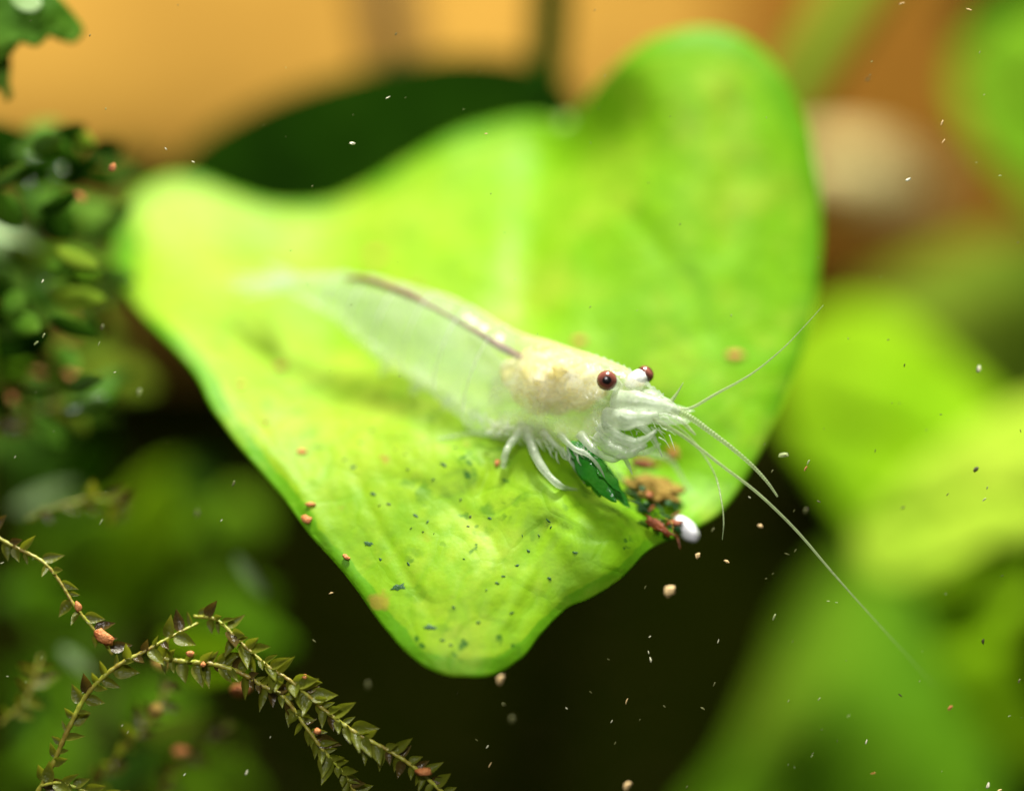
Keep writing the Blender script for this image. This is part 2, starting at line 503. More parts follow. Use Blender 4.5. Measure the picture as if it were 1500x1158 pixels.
# ------------------------------------------------------------------ leaves traced by outline
def outline_leaf(name, outline, depth, mat, parent=None, rings=40, steps=8, thick=0.35, centre=None, curl=0.0, veins=(), rough=0.0, edge=0.0):
    ol = np.array(catmull_closed(outline, steps))
    if centre is None: centre = ol.mean(0)
    centre = np.array(centre, float)
    if edge:
        ang = np.arange(len(ol)) * 2 * math.pi / len(ol)
        w = np.array([noise.noise(Vector((math.cos(a) * 14, math.sin(a) * 14, 1.7))) for a in ang])
        d = ol - centre
        ol = ol + d / np.linalg.norm(d, axis=1)[:, None] * (w * edge)[:, None]
    n = len(ol)
    S = [(r / rings) ** 0.85 for r in range(1, rings + 1)]
    Q = [centre[None]]
    SS = [np.zeros(1)]
    for s in S:
        Q.append(centre + s * (ol - centre)); SS.append(np.full(n, s))
    Q = np.concatenate(Q); SS = np.concatenate(SS)
    dep = depth(Q)
    for poly, a, w in veins:
        d, t = poly_dist(Q, poly)
        dep = dep + a * np.exp(-(d / w) ** 2) * np.clip(np.minimum(t, 1 - t) * 6, 0, 1)
    dep = dep + curl * np.clip((SS - 0.90) / 0.10, 0, 1) ** 2
    if rough:
        dep = dep + np.array([rough * noise.noise(Vector((q[0] / 60, q[1] / 60, 3.3))) + rough * 0.4 * noise.noise(Vector((q[0] / 18, q[1] / 18, 7.3))) for q in Q])
    V = [at(q[0], q[1], d) for q, d in zip(Q, dep)]
    rimv = SS; pxv = Q[:, 0]
    F = [(0, 1 + k, 1 + (k + 1) % n) for k in range(n)]
    for r in range(rings - 1):
        a = 1 + r * n; b = a + n
        for k in range(n):
            k2 = (k + 1) % n
            F.append((a + k, b + k, b + k2, a + k2))
    o = mesh(name, V, F, mat, parent, thick=thick)
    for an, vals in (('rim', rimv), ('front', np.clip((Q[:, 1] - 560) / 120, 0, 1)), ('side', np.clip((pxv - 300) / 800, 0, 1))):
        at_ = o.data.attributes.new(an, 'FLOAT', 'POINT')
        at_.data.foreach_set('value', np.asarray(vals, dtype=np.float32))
    return o


def plane(y0, gx, gy, cx, cy, bow=0.0):
    return lambda q: y0 + gx * (q[:, 0] - cx) / 100 + gy * (cy - q[:, 1]) / 100 + bow * (((q[:, 0] - cx) / 100) ** 2 + ((q[:, 1] - cy) / 100) ** 2)


# main heart-shaped leaf
CT = [(690, 990, -3), (600, 960, -2.4), (760, 965, -2.2), (830, 890, -0.8), (520, 870, 0), (410, 730, 3.0), (300, 570, 8), (220, 470, 13),
      (170, 400, 18), (185, 320, 21), (260, 265, 24), (400, 300, 24), (500, 300, 24), (640, 210, 25), (820, 185, 23), (785, 330, 17.5),
      (900, 100, 18), (1040, 45, 17), (1190, 200, 16), (1200, 330, 14.5), (1180, 480, 12), (1130, 620, 9), (1060, 740, 6), (960, 800, 2.0),
      (700, 850, -1), (680, 720, 2.6), (600, 635, 5.2), (560, 548, 10.6), (480, 500, 14.5), (400, 430, 17.5), (700, 560, 10.5), (700, 460, 14),
      (950, 450, 11.5), (1050, 300, 13.5), (930, 280, 15), (1000, 620, 8.5), (600, 380, 18.5), (850, 560, 9.5),
      (640, 645, 4.6), (600, 600, 7.0), (668, 608, 7.0), (705, 634, 5.8), (620, 576, 8.4), (690, 665, 3.4), (740, 690, 2.8), (780, 680, 2.9), (830, 728, 1.4), (900, 765, 1.2), (800, 640, 5.5), (885, 690, 8.5), (950, 705, 8.0), (800, 780, 0.6)]
leaf_f = tps(CT, 0.0005)
OUT = [(690, 992), (640, 984), (590, 950), (545, 895), (505, 840), (455, 785), (412, 725), (360, 665), (315, 605), (284, 545), (235, 490), (190, 440),
       (168, 395), (170, 345), (195, 290), (235, 264), (285, 262), (345, 285), (410, 302), (490, 296), (570, 255), (650, 208), (730, 180), (795, 172), (826, 186),
       (850, 160), (895, 105), (950, 62), (1010, 44), (1070, 48), (1125, 85), (1165, 145), (1190, 215), (1202, 300), (1200, 390), (1185, 480), (1158, 560),
       (1128, 630), (1092, 700), (1050, 755), (1000, 782), (955, 803), (905, 850), (862, 876), (828, 892), (795, 925), (765, 962), (730, 985)]
veins = [([(826, 186), (800, 260), (785, 340), (775, 430), (765, 500)], 0.8, 44),
         ([(640, 640), (690, 655), (715, 690), (700, 740)], 0.22, 9),
         ([(560, 690), (640, 720), (720, 790), (760, 880)], 0.10, 9),
         ([(500, 640), (540, 740), (600, 850), (650, 930)], 0.10, 9),
         ([(840, 745), (800, 800), (760, 870), (720, 950)], -0.10, 9),
         ([(930, 785), (860, 790), (800, 760)], 0.18, 8),
         ([(330, 560), (420, 690), (480, 790), (560, 900)], -0.15, 10),
         ([(820, 250), (930, 320), (1010, 420), (1050, 560)], 0.15, 16),
         ([(760, 330), (620, 350), (450, 370), (280, 360)], 0.2, 18),
         ([(1060, 120), (1080, 250), (1060, 400)], 0.2, 26)]
root_pt = at(826, 190, 24)
base = Vector((root_pt.x + 2, 96, bank_z(root_pt.x + 2, 96)))
main_leaf = thing('heart_leaf', base, 'big lime green heart-shaped leaf the clear shrimp walks on', 'leaf')
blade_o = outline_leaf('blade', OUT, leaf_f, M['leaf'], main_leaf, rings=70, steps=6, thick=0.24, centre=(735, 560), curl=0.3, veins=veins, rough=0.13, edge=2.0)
pts = catmull([tuple(root_pt), tuple(root_pt + Vector((1, 6, -2))), tuple(root_pt + Vector((2, 22, -8))), tuple(base + Vector((0, -14, 1))), tuple(base + Vector((0, 2, -2)))], 6)
Vt, Ft = tube_geo(pts, lerp_list([0.9, 1.2, 1.4], len(pts)), 10)
mesh('petiole', Vt, Ft, M['petiole_green'], main_leaf)


def leaf_depth(px, py):
    q = np.array([[px, py]], float)
    d = leaf_f(q)
    for poly, a, w in veins:
        dd, t = poly_dist(q, poly)
        d = d + a * np.exp(-(dd / w) ** 2) * np.clip(np.minimum(t, 1 - t) * 6, 0, 1)
    n = 0.13 * noise.noise(Vector((px / 60, py / 60, 3.3))) + 0.052 * noise.noise(Vector((px / 18, py / 18, 7.3)))
    return float(d[0]) + n


def leaf_frame(px, py):
    o = at(px, py, leaf_depth(px, py))
    a = at(px + 4, py, leaf_depth(px + 4, py)); b = at(px, py - 4, leaf_depth(px, py - 4))
    X = (a - o).normalized(); nrm = X.cross((b - o)).normalized()
    if nrm.y > 0: nrm = -nrm
    Y = nrm.cross(X)
    return o, X, Y, nrm


# algae spots on the blade (parts of the leaf)
SP = [(675, 733, 6, 0), (686, 773, 6, 0), (690, 758, 6, 0), (598, 689, 5, 0), (594, 667, 5, 0), (518, 686, 12, 1), (635, 703, 6, 1), (757, 829, 7, 1), (774, 808, 8, 1),
      (736, 845, 8, 1), (728, 855, 7, 1), (718, 760, 7, 1), (570, 740, 8, 0), (556, 742, 5, 0), (608, 756, 10, 1), (585, 861, 26, 1), (599, 827, 9, 1), (650, 682, 12, 1),
      (626, 766, 6, 1), (843, 810, 9, 1), (805, 848, 8, 1), (631, 920, 18, 1), (648, 938, 9, 1), (803, 762, 9, 1), (808, 773, 6, 1), (540, 797, 14, 1), (558, 820, 7, 1),
      (528, 650, 7, 1), (505, 675, 8, 1), (667, 658, 7, 1), (547, 725, 9, 1), (665, 890, 7, 1), (748, 898, 9, 1), (700, 912, 8, 1), (660, 945, 7, 1), (790, 785, 5, 1),
      (765, 785, 5, 1), (620, 780, 4, 0), (602, 775, 4, 0), (636, 783, 3, 0), (580, 660, 4, 1), (545, 632, 9, 1), (680, 820, 4, 1), (712, 865, 4, 1)]
rs = random.Random(11)
for (px, py, s, kind) in SP:
    o, X, Y, N = leaf_frame(px, py)
    a0 = rs.uniform(-0.9, 0.3) if s > 6 else rs.uniform(0, 3)
    asp = rs.uniform(0.3, 0.6)
    r = s * 0.04 * 0.5
    V = [o + N * 0.19]
    n = 14
    for k in range(n):
        th = 2 * math.pi * k / n
        rr = r * rs.uniform(0.55, 1.25)
        u, v = rr * math.cos(th), rr * math.sin(th) * asp
        x = u * math.cos(a0) - v * math.sin(a0); y = u * math.sin(a0) + v * math.cos(a0)
        V.append(o + X * x + Y * y + N * 0.135)
    mesh('algae_spot', V, [(0, 1 + k, 1 + (k + 1) % n) for k in range(n)], M['algae_black'] if kind == 0 else M['algae'], main_leaf)


def pebble(name, c, size, ang, mat, label, cat, group=None, seed=0, lump=0.25, sub=2, axes=None, parent=None):
    bm = bmesh.new()
    bmesh.ops.create_icosphere(bm, subdivisions=sub, radius=1.0)
    if axes is None:
        X = Vector((math.cos(ang), 0, math.sin(ang))); Y = Vector((-math.sin(ang), 0, math.cos(ang))); N = Vector((0, -1, 0))
    else:
        A, B, N = axes
        X = A * math.cos(ang) + B * math.sin(ang); Y = B * math.cos(ang) - A * math.sin(ang)
    V = []
    for v in bm.verts:
        s = 1 + lump * noise.noise(v.co * 1.7 + Vector((seed * 3.7, seed, 1)))
        V.append(Vector(c) + (X * v.co.x * size[0] + Y * v.co.y * size[1] + N * v.co.z * size[2]) * s)
    F = [tuple(v.index for v in f.verts) for f in bm.faces]
    bm.free()
    o = mesh(name, V, F, mat, parent, origin=c)
    if parent is None: tag(o, label, cat, group)
    return o


# crumbs lying on the leaf
CR = [(450, 762, 13, 8, -0.4, 'crumb_orange'), (455, 741, 11, 5, 0, 'crumb_orange'), (442, 664, 12, 6, 0, 'crumb_orange'), (506, 818, 9, 5, -0.7, 'crumb_orange'),
      (728, 680, 9, 6, 1.2, 'crumb_orange'), (388, 621, 8, 4, 0.5, 'crumb_rust'), (848, 501, 14, 8, 0, 'crumb_orange'), (1075, 522, 18, 9, 0, 'crumb_orange'),
      (989, 664, 16, 9, -0.9, 'crumb_orange'), (550, 378, 18, 10, 0, 'crumb_orange'), (612, 424, 10, 6, 0, 'crumb_orange'), (410, 540, 16, 9, 0.3, 'crumb_rust'),
      (352, 566, 10, 6, 0, 'crumb_orange')]
CL = {0: 'thickest orange crumb on the rim of the heart-shaped leaf', 4: 'tiny orange crumb under the tip of the shrimp\'s hindmost leg',
      5: 'dark rust sliver lying alone near the rim of the heart-shaped leaf', 6: 'orange crumb just beyond the shrimp\'s back, behind its eyes',
      7: 'pink-orange crumb on the tall lobe of the heart-shaped leaf', 8: 'orange crumb on the leaf beside the shrimp\'s feeding limbs',
      11: 'blurred rust crumb beside the shadow of the shrimp\'s tail', 9: 'broad blurred orange crumb above the shrimp\'s tail', 10: 'small blurred orange crumb touching the outline of the shrimp\'s back'}
for i, (px, py, a, b, an, mt) in enumerate(CR):
    o, X, Y, N = leaf_frame(px, py)
    pebble('food_crumb', o + N * 0.18, (a * .029, b * .029, 0.12), an, M[mt], CL.get(i, 'small flat orange-brown food crumb lying on the heart-shaped leaf'), 'crumb',
           'crumbs lying on the heart-shaped leaf', i, 0.5, axes=(X, Y, N))

# food scraps in the pocket under the shrimp's mouth
o, X, Y, N = leaf_frame(955, 735)
pebble('food_pellet', o + N * 0.9, (1.7, 1.05, 0.5), -0.75, M['crumb_tan'], 'tan food pellet lying in the leaf pocket below the shrimp\'s mouth', 'pellet', seed=4, lump=0.7, sub=4, axes=(X, Y, N))
o, X, Y, N = leaf_frame(940, 712)
pebble('food_scrap', o + N * 1.5, (0.8, 0.36, 0.3), -0.2, M['crumb_rust'], 'dark rust-red scrap lying on top of the tan food pellet', 'scrap', seed=9, lump=0.5, sub=3, axes=(X, Y, N))
o, X, Y, N = leaf_frame(955, 782)
pebble('food_scrap', o + N * 0.7, (1.0, 0.3, 0.25), -0.85, M['crumb_rust'], 'rusty sliver on the leaf edge between the tan pellet and leaf tip', 'scrap', seed=2, lump=0.6, sub=3, axes=(X, Y, N))
t = thing('debris_tangle', at(948, 770, leaf_depth(948, 770)), 'ragged brown-green tangle of scraps round the tan food pellet', 'debris')
rt = random.Random(15)
for k in range(46):
    f = rt.random()
    px = 905 + 80 * f + rt.uniform(-14, 14); py = 712 + 70 * f + rt.uniform(-22, 22)
    if px > 1010 or py > 800: continue
    o, X, Y, N = leaf_frame(px, py)
    mt = M[rt.choice(['crumb_rust', 'crumb_tan', 'algae', 'leaf_mid', 'leaf_deep', 'leaf_olive'])]
    up = rt.uniform(0.15, 1.2)
    if k % 3:
        pebble('flake', o + N * up, (rt.uniform(.18, .55), rt.uniform(.08, .25), rt.uniform(.06, .2)), rt.uniform(0, 3), mt, None, None, seed=k, lump=0.9, sub=2, axes=(X, Y, N), parent=t)
    else:
        a_ = rt.uniform(0, 6.28); l_ = rt.uniform(.5, 1.3)
        d_ = X * math.cos(a_) + Y * math.sin(a_)
        Vt, Ft = tube_geo(catmull([tuple(o + N * up - d_ * l_), tuple(o + N * (up + .3)), tuple(o + N * (up - .1) + d_ * l_ + Y * .3)], 5), lerp_list([0.02, 0.06, 0.02], 11), 5)
        mesh('fibre', Vt, Ft, mt, t)
# glossy white oval at the leaf's margin
c = at(1006, 775, 3.6)
pebble('white_oval', c, (0.95, 0.55, 0.55), -0.85, M['glossy_white'], 'small glossy white oval at the margin of the heart-shaped leaf', 'shell', seed=1, lump=0.08, sub=4)

# dark leaf behind, its shade put into the colour; stalk rises past the rock
DK = [(215, 330), (280, 215), (400, 145), (540, 102), (670, 80), (790, 96), (850, 150), (850, 240), (760, 330), (560, 380), (380, 380)]
db = at(800, -260, 40)
dark_leaf = thing('shaded_leaf', at(800, 150, 36), 'dark green shaded leaf hanging on a straight stalk behind the heart-shaped leaf', 'leaf')
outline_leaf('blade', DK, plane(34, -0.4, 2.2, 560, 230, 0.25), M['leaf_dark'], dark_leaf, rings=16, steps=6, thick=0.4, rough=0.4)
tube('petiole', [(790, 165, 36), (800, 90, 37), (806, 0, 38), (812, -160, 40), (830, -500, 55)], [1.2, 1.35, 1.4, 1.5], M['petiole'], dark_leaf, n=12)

# far brown stem against the ochre rock
st = tube('plant_stem', [(585, 140, 66), (575, 60, 66), (560, -40, 67), (530, -300, 72)], [1.9, 1.8, 1.7], M['brown_stem'], None, n=10)
tag(st, 'blurred brown plant stem in front of the ochre rock', 'stem')
st = tube('plant_stem', [(1130, 190, 50), (1190, 90, 54), (1270, -40, 60), (1400, -250, 75)], [1.6, 2.0, 2.2], M['leaf_olive'], None, n=10)
tag(st, 'thick olive green stem slanting past the brown driftwood', 'stem')

# ------------------------------------------------------------------ broad leaves behind on the right
RL = [('leaf_bright', [(1140, 590), (1150, 500), (1220, 450), (1310, 460), (1400, 530), (1490, 620), (1540, 720), (1480, 790), (1400, 870), (1320, 850), (1240, 760), (1180, 680)],
       plane(46, 0.5, 2.6, 1330, 640, 0.3), 'broad lime leaf with rounded end right of the heart-shaped leaf', (1430, 800)),
      ('leaf_yellow', [(1250, 790), (1310, 715), (1400, 640), (1520, 580), (1640, 560), (1660, 700), (1560, 770), (1450, 800), (1360, 850), (1280, 850)],
       plane(37, -0.6, 2.4, 1420, 720, 0.3), 'yellowish lime leaf lying across the broad lime leaf', (1560, 740)),
      ('leaf_mid', [(980, 1240), (1060, 1120), (1120, 1000), (1165, 890), (1250, 800), (1350, 830), (1420, 930), (1460, 1060), (1500, 1180), (1480, 1320), (1250, 1380), (1080, 1340)],
       plane(58, 0.4, 3.2, 1270, 1040, 0.3), 'wide mid green leaf hanging below the broad lime leaf', (1330, 1250)),
      ('leaf_bright', [(1350, 850), (1390, 780), (1460, 760), (1530, 790), (1520, 860), (1480, 940), (1480, 1010), (1560, 1090), (1530, 1130), (1440, 1080), (1390, 1000), (1360, 920)],
       plane(44, 0.5, 2.5, 1430, 900, 0.2), 'narrow wavy lime leaf curling down beside a dark gap', (1440, 1060)),
      ('leaf_mid', [(1400, 110), (1440, 40), (1540, 0), (1680, -20), (1700, 340), (1560, 330), (1480, 270), (1420, 190)],
       plane(56, 0.5, 2.2, 1530, 160, 0.3), 'lime leaf standing beside the brown driftwood', (1600, 300)),
      ('leaf_olive', [(1240, 440), (1330, 390), (1480, 345), (1640, 380), (1680, 520), (1560, 600), (1420, 580), (1300, 510)],
       plane(64, 0.4, 2.4, 1450, 470, 0.3), 'olive green leaf below the cream stone behind the broad lime leaf', (1560, 540)),
      ('leaf_dark', [(1390, 30), (1440, -40), (1560, -80), (1700, -60), (1650, 60), (1500, 70)],
       plane(66, 0.4, 2.0, 1530, 0, 0.3), 'dark green leaf above the lime leaf beside the driftwood', (1600, 30))]
for i, (mt, ol, dp, lab, foot) in enumerate(RL):
    y0 = float(dp(np.array([foot], float))[0])
    p0 = at(foot[0], foot[1], y0 + 0.5)
    gx, gy = p0.x + 4, max(y0 + 10, 40 + (p0.z + 62) / 1.35)
    b = Vector((gx, gy, bank_z(gx, gy)))
    t = thing('broad_leaf', b, lab, 'leaf')
    outline_leaf('blade', ol, dp, M[mt], t, rings=14, steps=6, thick=0.4, rough=0.8, veins=[([foot, tuple(np.array(ol, float).mean(0)), ol[0]], 0.8, 14)])
    pts = catmull([tuple(p0), tuple(p0 + Vector((3, 6, -3))), tuple((p0 + b) / 2 + Vector((4, 5, 0))), tuple(b + Vector((0, 0, -2)))], 5)
    Vt, Ft = tube_geo(pts, lerp_list([0.7, 1.1], len(pts)), 8)
    mesh('petiole', Vt, Ft, M['petiole_green'], t)


# ------------------------------------------------------------------ rounded leaves of the plants on the left
def oval_geo(L, W, cup, bend, nu=12, nv=7, point=1.0, sharp=0.7):
    V, F = [], []
    for i in range(nu + 1):
        u = i / nu
        w = (math.sin(math.pi * min(1, u ** point * 0.97 + 0.03)) ** sharp) * W
        for j in range(nv):
            v = -1 + 2 * j / (nv - 1)
            V.append(Vector((u * L, w * v, cup * w * v * v + bend * L * u * u)))
    for i in range(nu):
        for j in range(nv - 1):
            a = i * nv + j
            F.append((a, a + 1, a + nv + 1, a + nv))
    return V, F


def oval_leaf(parent, p0, p1, wpx, mt, facing=(0.1, -0.75, 0.6), cup=0.25, bend=0.1, thick=0.25, point=0.9):
    """a leaf from base (px,py,y) to tip (px,py,y)"""
    A, B = at(*p0), at(*p1)
    X = (B - A); L = X.length; X.normalize()
    N = Vector(facing); N = (N - X * N.dot(X)).normalized()
    Y = N.cross(X)
    V, F = oval_geo(L, wpx * 0.04 * (CD + p0[2]) / CD, cup, bend, point=point)
    return mesh('leaf', [A + X * v.x + Y * v.y - N * v.z for v in V], F, M[mt], parent, thick=thick)


def stem_plant(name, base_px, label, leaves, stem_pts, smat='petiole_green', r=0.5):
    b = at(*base_px)
    t = thing(name, b, label, 'plant')
    tube('stem', stem_pts, [r * 0.7, r, r], M[smat], t, n=8)
    for lf in leaves:
        oval_leaf(t, *lf[:4], **(lf[4] if len(lf) > 4 else {}))
    return t


# lobed leaf top left
t = thing('lobed_plant', at(-120, 200, 12), 'dark green lobed plant against the ochre rock above the round leaves', 'plant')
outline_leaf('leaf', [(-60, -60), (20, -50), (70, -15), (105, 18), (121, 45), (110, 62), (92, 58), (78, 46), (66, 58), (52, 68), (38, 64), (20, 62), (0, 90), (-60, 80)],
             plane(8, 0.6, 1.2, 40, 20, 1.2), M['leaf_deep'], t, rings=12, steps=5, thick=0.3, rough=0.5)
outline_leaf('leaf', [(-30, 70), (8, 68), (16, 90), (14, 120), (18, 138), (8, 147), (0, 130), (-30, 130)], plane(9, 0, 1, 0, 100, 0), M['leaf_deep'], t, rings=8, steps=5, thick=0.3)
outline_leaf('leaf', [(30, -20), (50, -5), (62, 5), (52, 18), (30, 16), (15, 0)], plane(6.5, 0, 2, 40, 0, 0), M['leaf_pale_glare'], t, rings=8, steps=5, thick=0.3)
tube('stem', [(-10, 40, 10), (-50, 90, 11), (-120, 200, 12), (-180, 600, 20), (-200, 1400, 30)], [0.5, 0.8, 1.0], M['petiole_green'], t)

rl = random.Random(21)
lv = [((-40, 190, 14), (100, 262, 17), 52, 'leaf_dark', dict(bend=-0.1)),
      ((-60, 330, 20), (68, 345, 22), 44, 'leaf_pale_glare', dict(cup=0.5, facing=(0.2, -0.7, 0.7))),
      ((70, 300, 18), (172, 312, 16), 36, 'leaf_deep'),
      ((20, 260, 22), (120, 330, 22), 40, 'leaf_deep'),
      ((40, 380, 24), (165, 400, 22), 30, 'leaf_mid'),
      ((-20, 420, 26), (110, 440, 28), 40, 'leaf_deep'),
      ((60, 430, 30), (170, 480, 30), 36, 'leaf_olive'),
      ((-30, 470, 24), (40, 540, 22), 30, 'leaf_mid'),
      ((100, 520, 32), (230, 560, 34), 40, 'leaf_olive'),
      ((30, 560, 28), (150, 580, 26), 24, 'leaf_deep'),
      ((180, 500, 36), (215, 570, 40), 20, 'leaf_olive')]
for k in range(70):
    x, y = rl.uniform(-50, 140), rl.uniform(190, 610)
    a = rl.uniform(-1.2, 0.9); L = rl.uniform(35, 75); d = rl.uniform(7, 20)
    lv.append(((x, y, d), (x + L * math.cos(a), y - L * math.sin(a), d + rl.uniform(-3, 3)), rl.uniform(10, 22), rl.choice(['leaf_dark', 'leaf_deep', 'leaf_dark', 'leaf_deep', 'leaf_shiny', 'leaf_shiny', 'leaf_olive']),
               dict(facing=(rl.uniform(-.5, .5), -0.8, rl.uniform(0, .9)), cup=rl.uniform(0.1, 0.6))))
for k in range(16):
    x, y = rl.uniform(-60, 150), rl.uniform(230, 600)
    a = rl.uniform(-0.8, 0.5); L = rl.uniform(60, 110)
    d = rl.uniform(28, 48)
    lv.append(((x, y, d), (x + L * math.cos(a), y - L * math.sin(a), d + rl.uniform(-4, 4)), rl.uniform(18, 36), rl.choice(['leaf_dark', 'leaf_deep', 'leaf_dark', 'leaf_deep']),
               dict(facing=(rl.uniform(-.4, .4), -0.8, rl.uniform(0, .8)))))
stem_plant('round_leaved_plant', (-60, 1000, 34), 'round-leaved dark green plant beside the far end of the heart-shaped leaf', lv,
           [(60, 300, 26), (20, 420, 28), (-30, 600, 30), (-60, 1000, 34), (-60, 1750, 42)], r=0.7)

lv = [((150, 930, 46), (250, 680, 42), 62, 'leaf_bright', dict(cup=0.1)),
      ((235, 930, 18), (350, 945, 14), 30, 'leaf_bright'),
      ((270, 985, 18), (360, 975, 15), 24, 'leaf_bright'),
      ((20, 745, 24), (110, 705, 23), 14, 'leaf_pale_glare'),
      ((345, 815, 16), (392, 868, 16), 13, 'leaf_pale_glare', dict(facing=(0.2, -0.4, 0.9))),
      ((90, 950, 17), (135, 985, 17), 10, 'leaf_pale_glare'),
      ((20, 860, 34), (150, 900, 36), 40, 'leaf_mid'),
      ((260, 1060, 26), (345, 1100, 26), 22, 'leaf_olive'),
      ((60, 1010, 22), (10, 1100, 22), 22, 'leaf_deep'),
      ((210, 1080, 20), (310, 1045, 22), 24, 'leaf_olive'),
      ((140, 1160, 24), (230, 1090, 24), 30, 'leaf_deep'),
      ((0, 700, 44), (160, 640, 46), 36, 'leaf_dark'),
      ((250, 900, 40), (400, 860, 42), 46, 'leaf_mid'),
      ((40, 820, 42), (170, 740, 42), 40, 'leaf_mid')]
for k in range(26):
    x, y = rl.uniform(-60, 320), rl.uniform(700, 1180)
    a = rl.uniform(-0.8, 1.0); L = rl.uniform(60, 120); d = rl.uniform(30, 56)
    lv.append(((x, y, d), (x + L * math.cos(a), y - L * math.sin(a), d + rl.uniform(-4, 4)), rl.uniform(18, 40), rl.choice(['leaf_mid', 'leaf_deep', 'leaf_mid', 'leaf_mid']),
               dict(facing=(rl.uniform(-.4, .4), -0.8, rl.uniform(0, .8)))))
stem_plant('broad_leaved_plant', (120, 1500, 50), 'soft green leafy plant behind the moss sprigs', lv,
           [(170, 860, 46), (150, 980, 46), (130, 1150, 46), (120, 1500, 50), (110, 1750, 58)], r=0.8)
st = tube('plant_stem', [(45, 540, 24), (70, 515, 24), (90, 498, 25), (120, 480, 27)], [0.35, 0.4, 0.3], M['red_stem'], None)
tag(st, 'short reddish brown stem lying among the round leaves', 'stem')
for i, (px, py, a, b, an, y) in enumerate([(55, 548, 12, 8, -0.3, 14), (108, 553, 15, 6, -0.4, 14), (12, 585, 16, 8, 0, 13), (118, 290, 9, 5, -0.7, 9)]):
    pebble('food_crumb', at(px, py, y), (a * .04, b * .04, .3), an, M['crumb_orange'], 'soft-edged orange crumb caught among the round dark leaves', 'crumb', 'crumbs among the round leaves', i + 20, 0.4)

# ------------------------------------------------------------------ moss sprigs
moss_meshes = []
for k in range(5):
    Vm, Fm = oval_geo(1.7 * MM, (0.30 + 0.05 * k) * MM, 0.5, 0.10 + 0.06 * k, 9, 5, point=0.62, sharp=1.05)
    me = bpy.data.meshes.new('moss_leaf')
    me.from_pydata([tuple(v) for v in Vm], [], Fm)
    me.polygons.foreach_set('use_smooth', [True] * len(me.polygons))
    me.materials.append(M['moss_leaf'] if k != 3 else M['moss_leaf_brown'])
    moss_meshes.append(me)


def moss(path, label, rad, spacing, size, seed, sides=(1, -1), name='moss_sprig', gap=0.1, group=None):
    r = random.Random(seed)
    pts = [Vector(p) for p in catmull([tuple(at(*p)) for p in path], 14)]
    base = pts[0]
    t = thing(name, base, label, 'moss', group)
    rr = [ri * 0.8 * (1 + 0.16 * math.sin(i * 1.9)) for i, ri in enumerate(lerp_list(rad, len(pts)))]
    Vt, Ft = tube_geo(pts, rr, 8)
    mesh('stem', Vt, Ft, M['moss_stem'], t)
    acc = 0; k = 0
    for i in range(1, len(pts) - 1):
        seg = pts[i] - pts[i - 1]; acc += seg.length
        while acc > spacing:
            acc -= spacing * r.uniform(0.8, 1.2); k += 1
            if r.random() < gap: continue
            T = seg.normalized()
            side = sides[k % len(sides)]
            P = T.cross(Vector((0, -1, 0))).normalized() * side
            spread = r.uniform(0.5, 1.35)
            d = (T * math.cos(spread) + P * math.sin(spread) + Vector((0, r.uniform(-0.7, 0.5), 0))).normalized()
            N = (Vector((r.uniform(-.5, .5), -1, r.uniform(-.2, .7))))
            N = (N - d * N.dot(d)).normalized()
            Yv = N.cross(d)
            s = size * r.uniform(0.45, 1.05)
            mtx = Matrix((( d.x, Yv.x, N.x), (d.y, Yv.y, N.y), (d.z, Yv.z, N.z))).to_4x4()
            o = link_mesh('leaf', r.choice(moss_meshes), t)
            o.matrix_basis = Matrix.Translation((pts[i] + d * 0.02 - base) * MM) @ mtx @ Matrix.Scale(s, 4)
    return t


moss([(40, 1185, 1.5), (72, 1130, 1.0), (98, 1072, 0.6), (128, 1016, 0.3), (170, 976, 0.0), (215, 952, 0.2), (245, 935, 0.5), (290, 912, 1.5)],
     'yellow-stemmed moss sprig arching up from the corner', [0.17, 0.19, 0.15, 0.10], 0.42, 0.9, 31, gap=0.15)
moss([(284, 902, 1.6), (318, 908, 1.2), (352, 940, 0.6), (392, 975, 0.2), (430, 1000, 0), (470, 1035, 0), (520, 1072, -0.2), (575, 1102, -0.3), (615, 1130, -0.3), (670, 1180, 0)],
     'long leafy moss sprig with an orange crumb near its leafy tip', [0.12, 0.14, 0.16, 0.15], 0.25, 1.0, 32)
moss([(225, 962, 1.0), (265, 968, 0.9), (310, 972, 0.6), (350, 984, 0.5), (385, 1004, 0.4), (415, 1020, 0.3), (445, 1060, 0.2), (475, 1100, 0.1), (500, 1128, 0.2), (530, 1175, 0.3)],
     'brown-based moss sprig running under the long leafy sprig', [0.20, 0.18, 0.14, 0.12], 0.24, 0.95, 33)
moss([(-30, 772, 2), (20, 800, 1.4), (62, 822, 1), (88, 852, 0.8), (110, 888, 0.6), (135, 918, 0.6), (165, 958, 0.8)],
     'sparse brown moss sprig carrying pink-orange crumbs', [0.14, 0.13, 0.12], 0.40, 0.85, 34, gap=0.25)
moss([(60, 1150, 0.8), (90, 1146, 0.5), (130, 1160, 0.5), (180, 1175, 0.6)], 'short low moss sprig at the foot of the yellow-stemmed sprig', [0.12, 0.12, 0.1], 0.4, 1.0, 35)
for i, pth in enumerate([[(40, 760, 9), (90, 740, 9), (150, 730, 10), (190, 750, 12)],
                         [(120, 1180, 10), (170, 1110, 9), (215, 1060, 9), (250, 1000, 10)],
                         [(230, 1180, 14), (260, 1120, 13), (300, 1090, 12), (340, 1060, 12)],
                         [(-20, 640, 14), (30, 610, 14), (90, 590, 15)],
                         [(0, 1060, 8), (40, 1020, 8), (60, 960, 9)]]):
    moss(pth, 'blurred thin moss sprig behind the sharp moss sprigs', [0.12, 0.1], 0.55, 1.0, 40 + i, group='blurred moss sprigs')
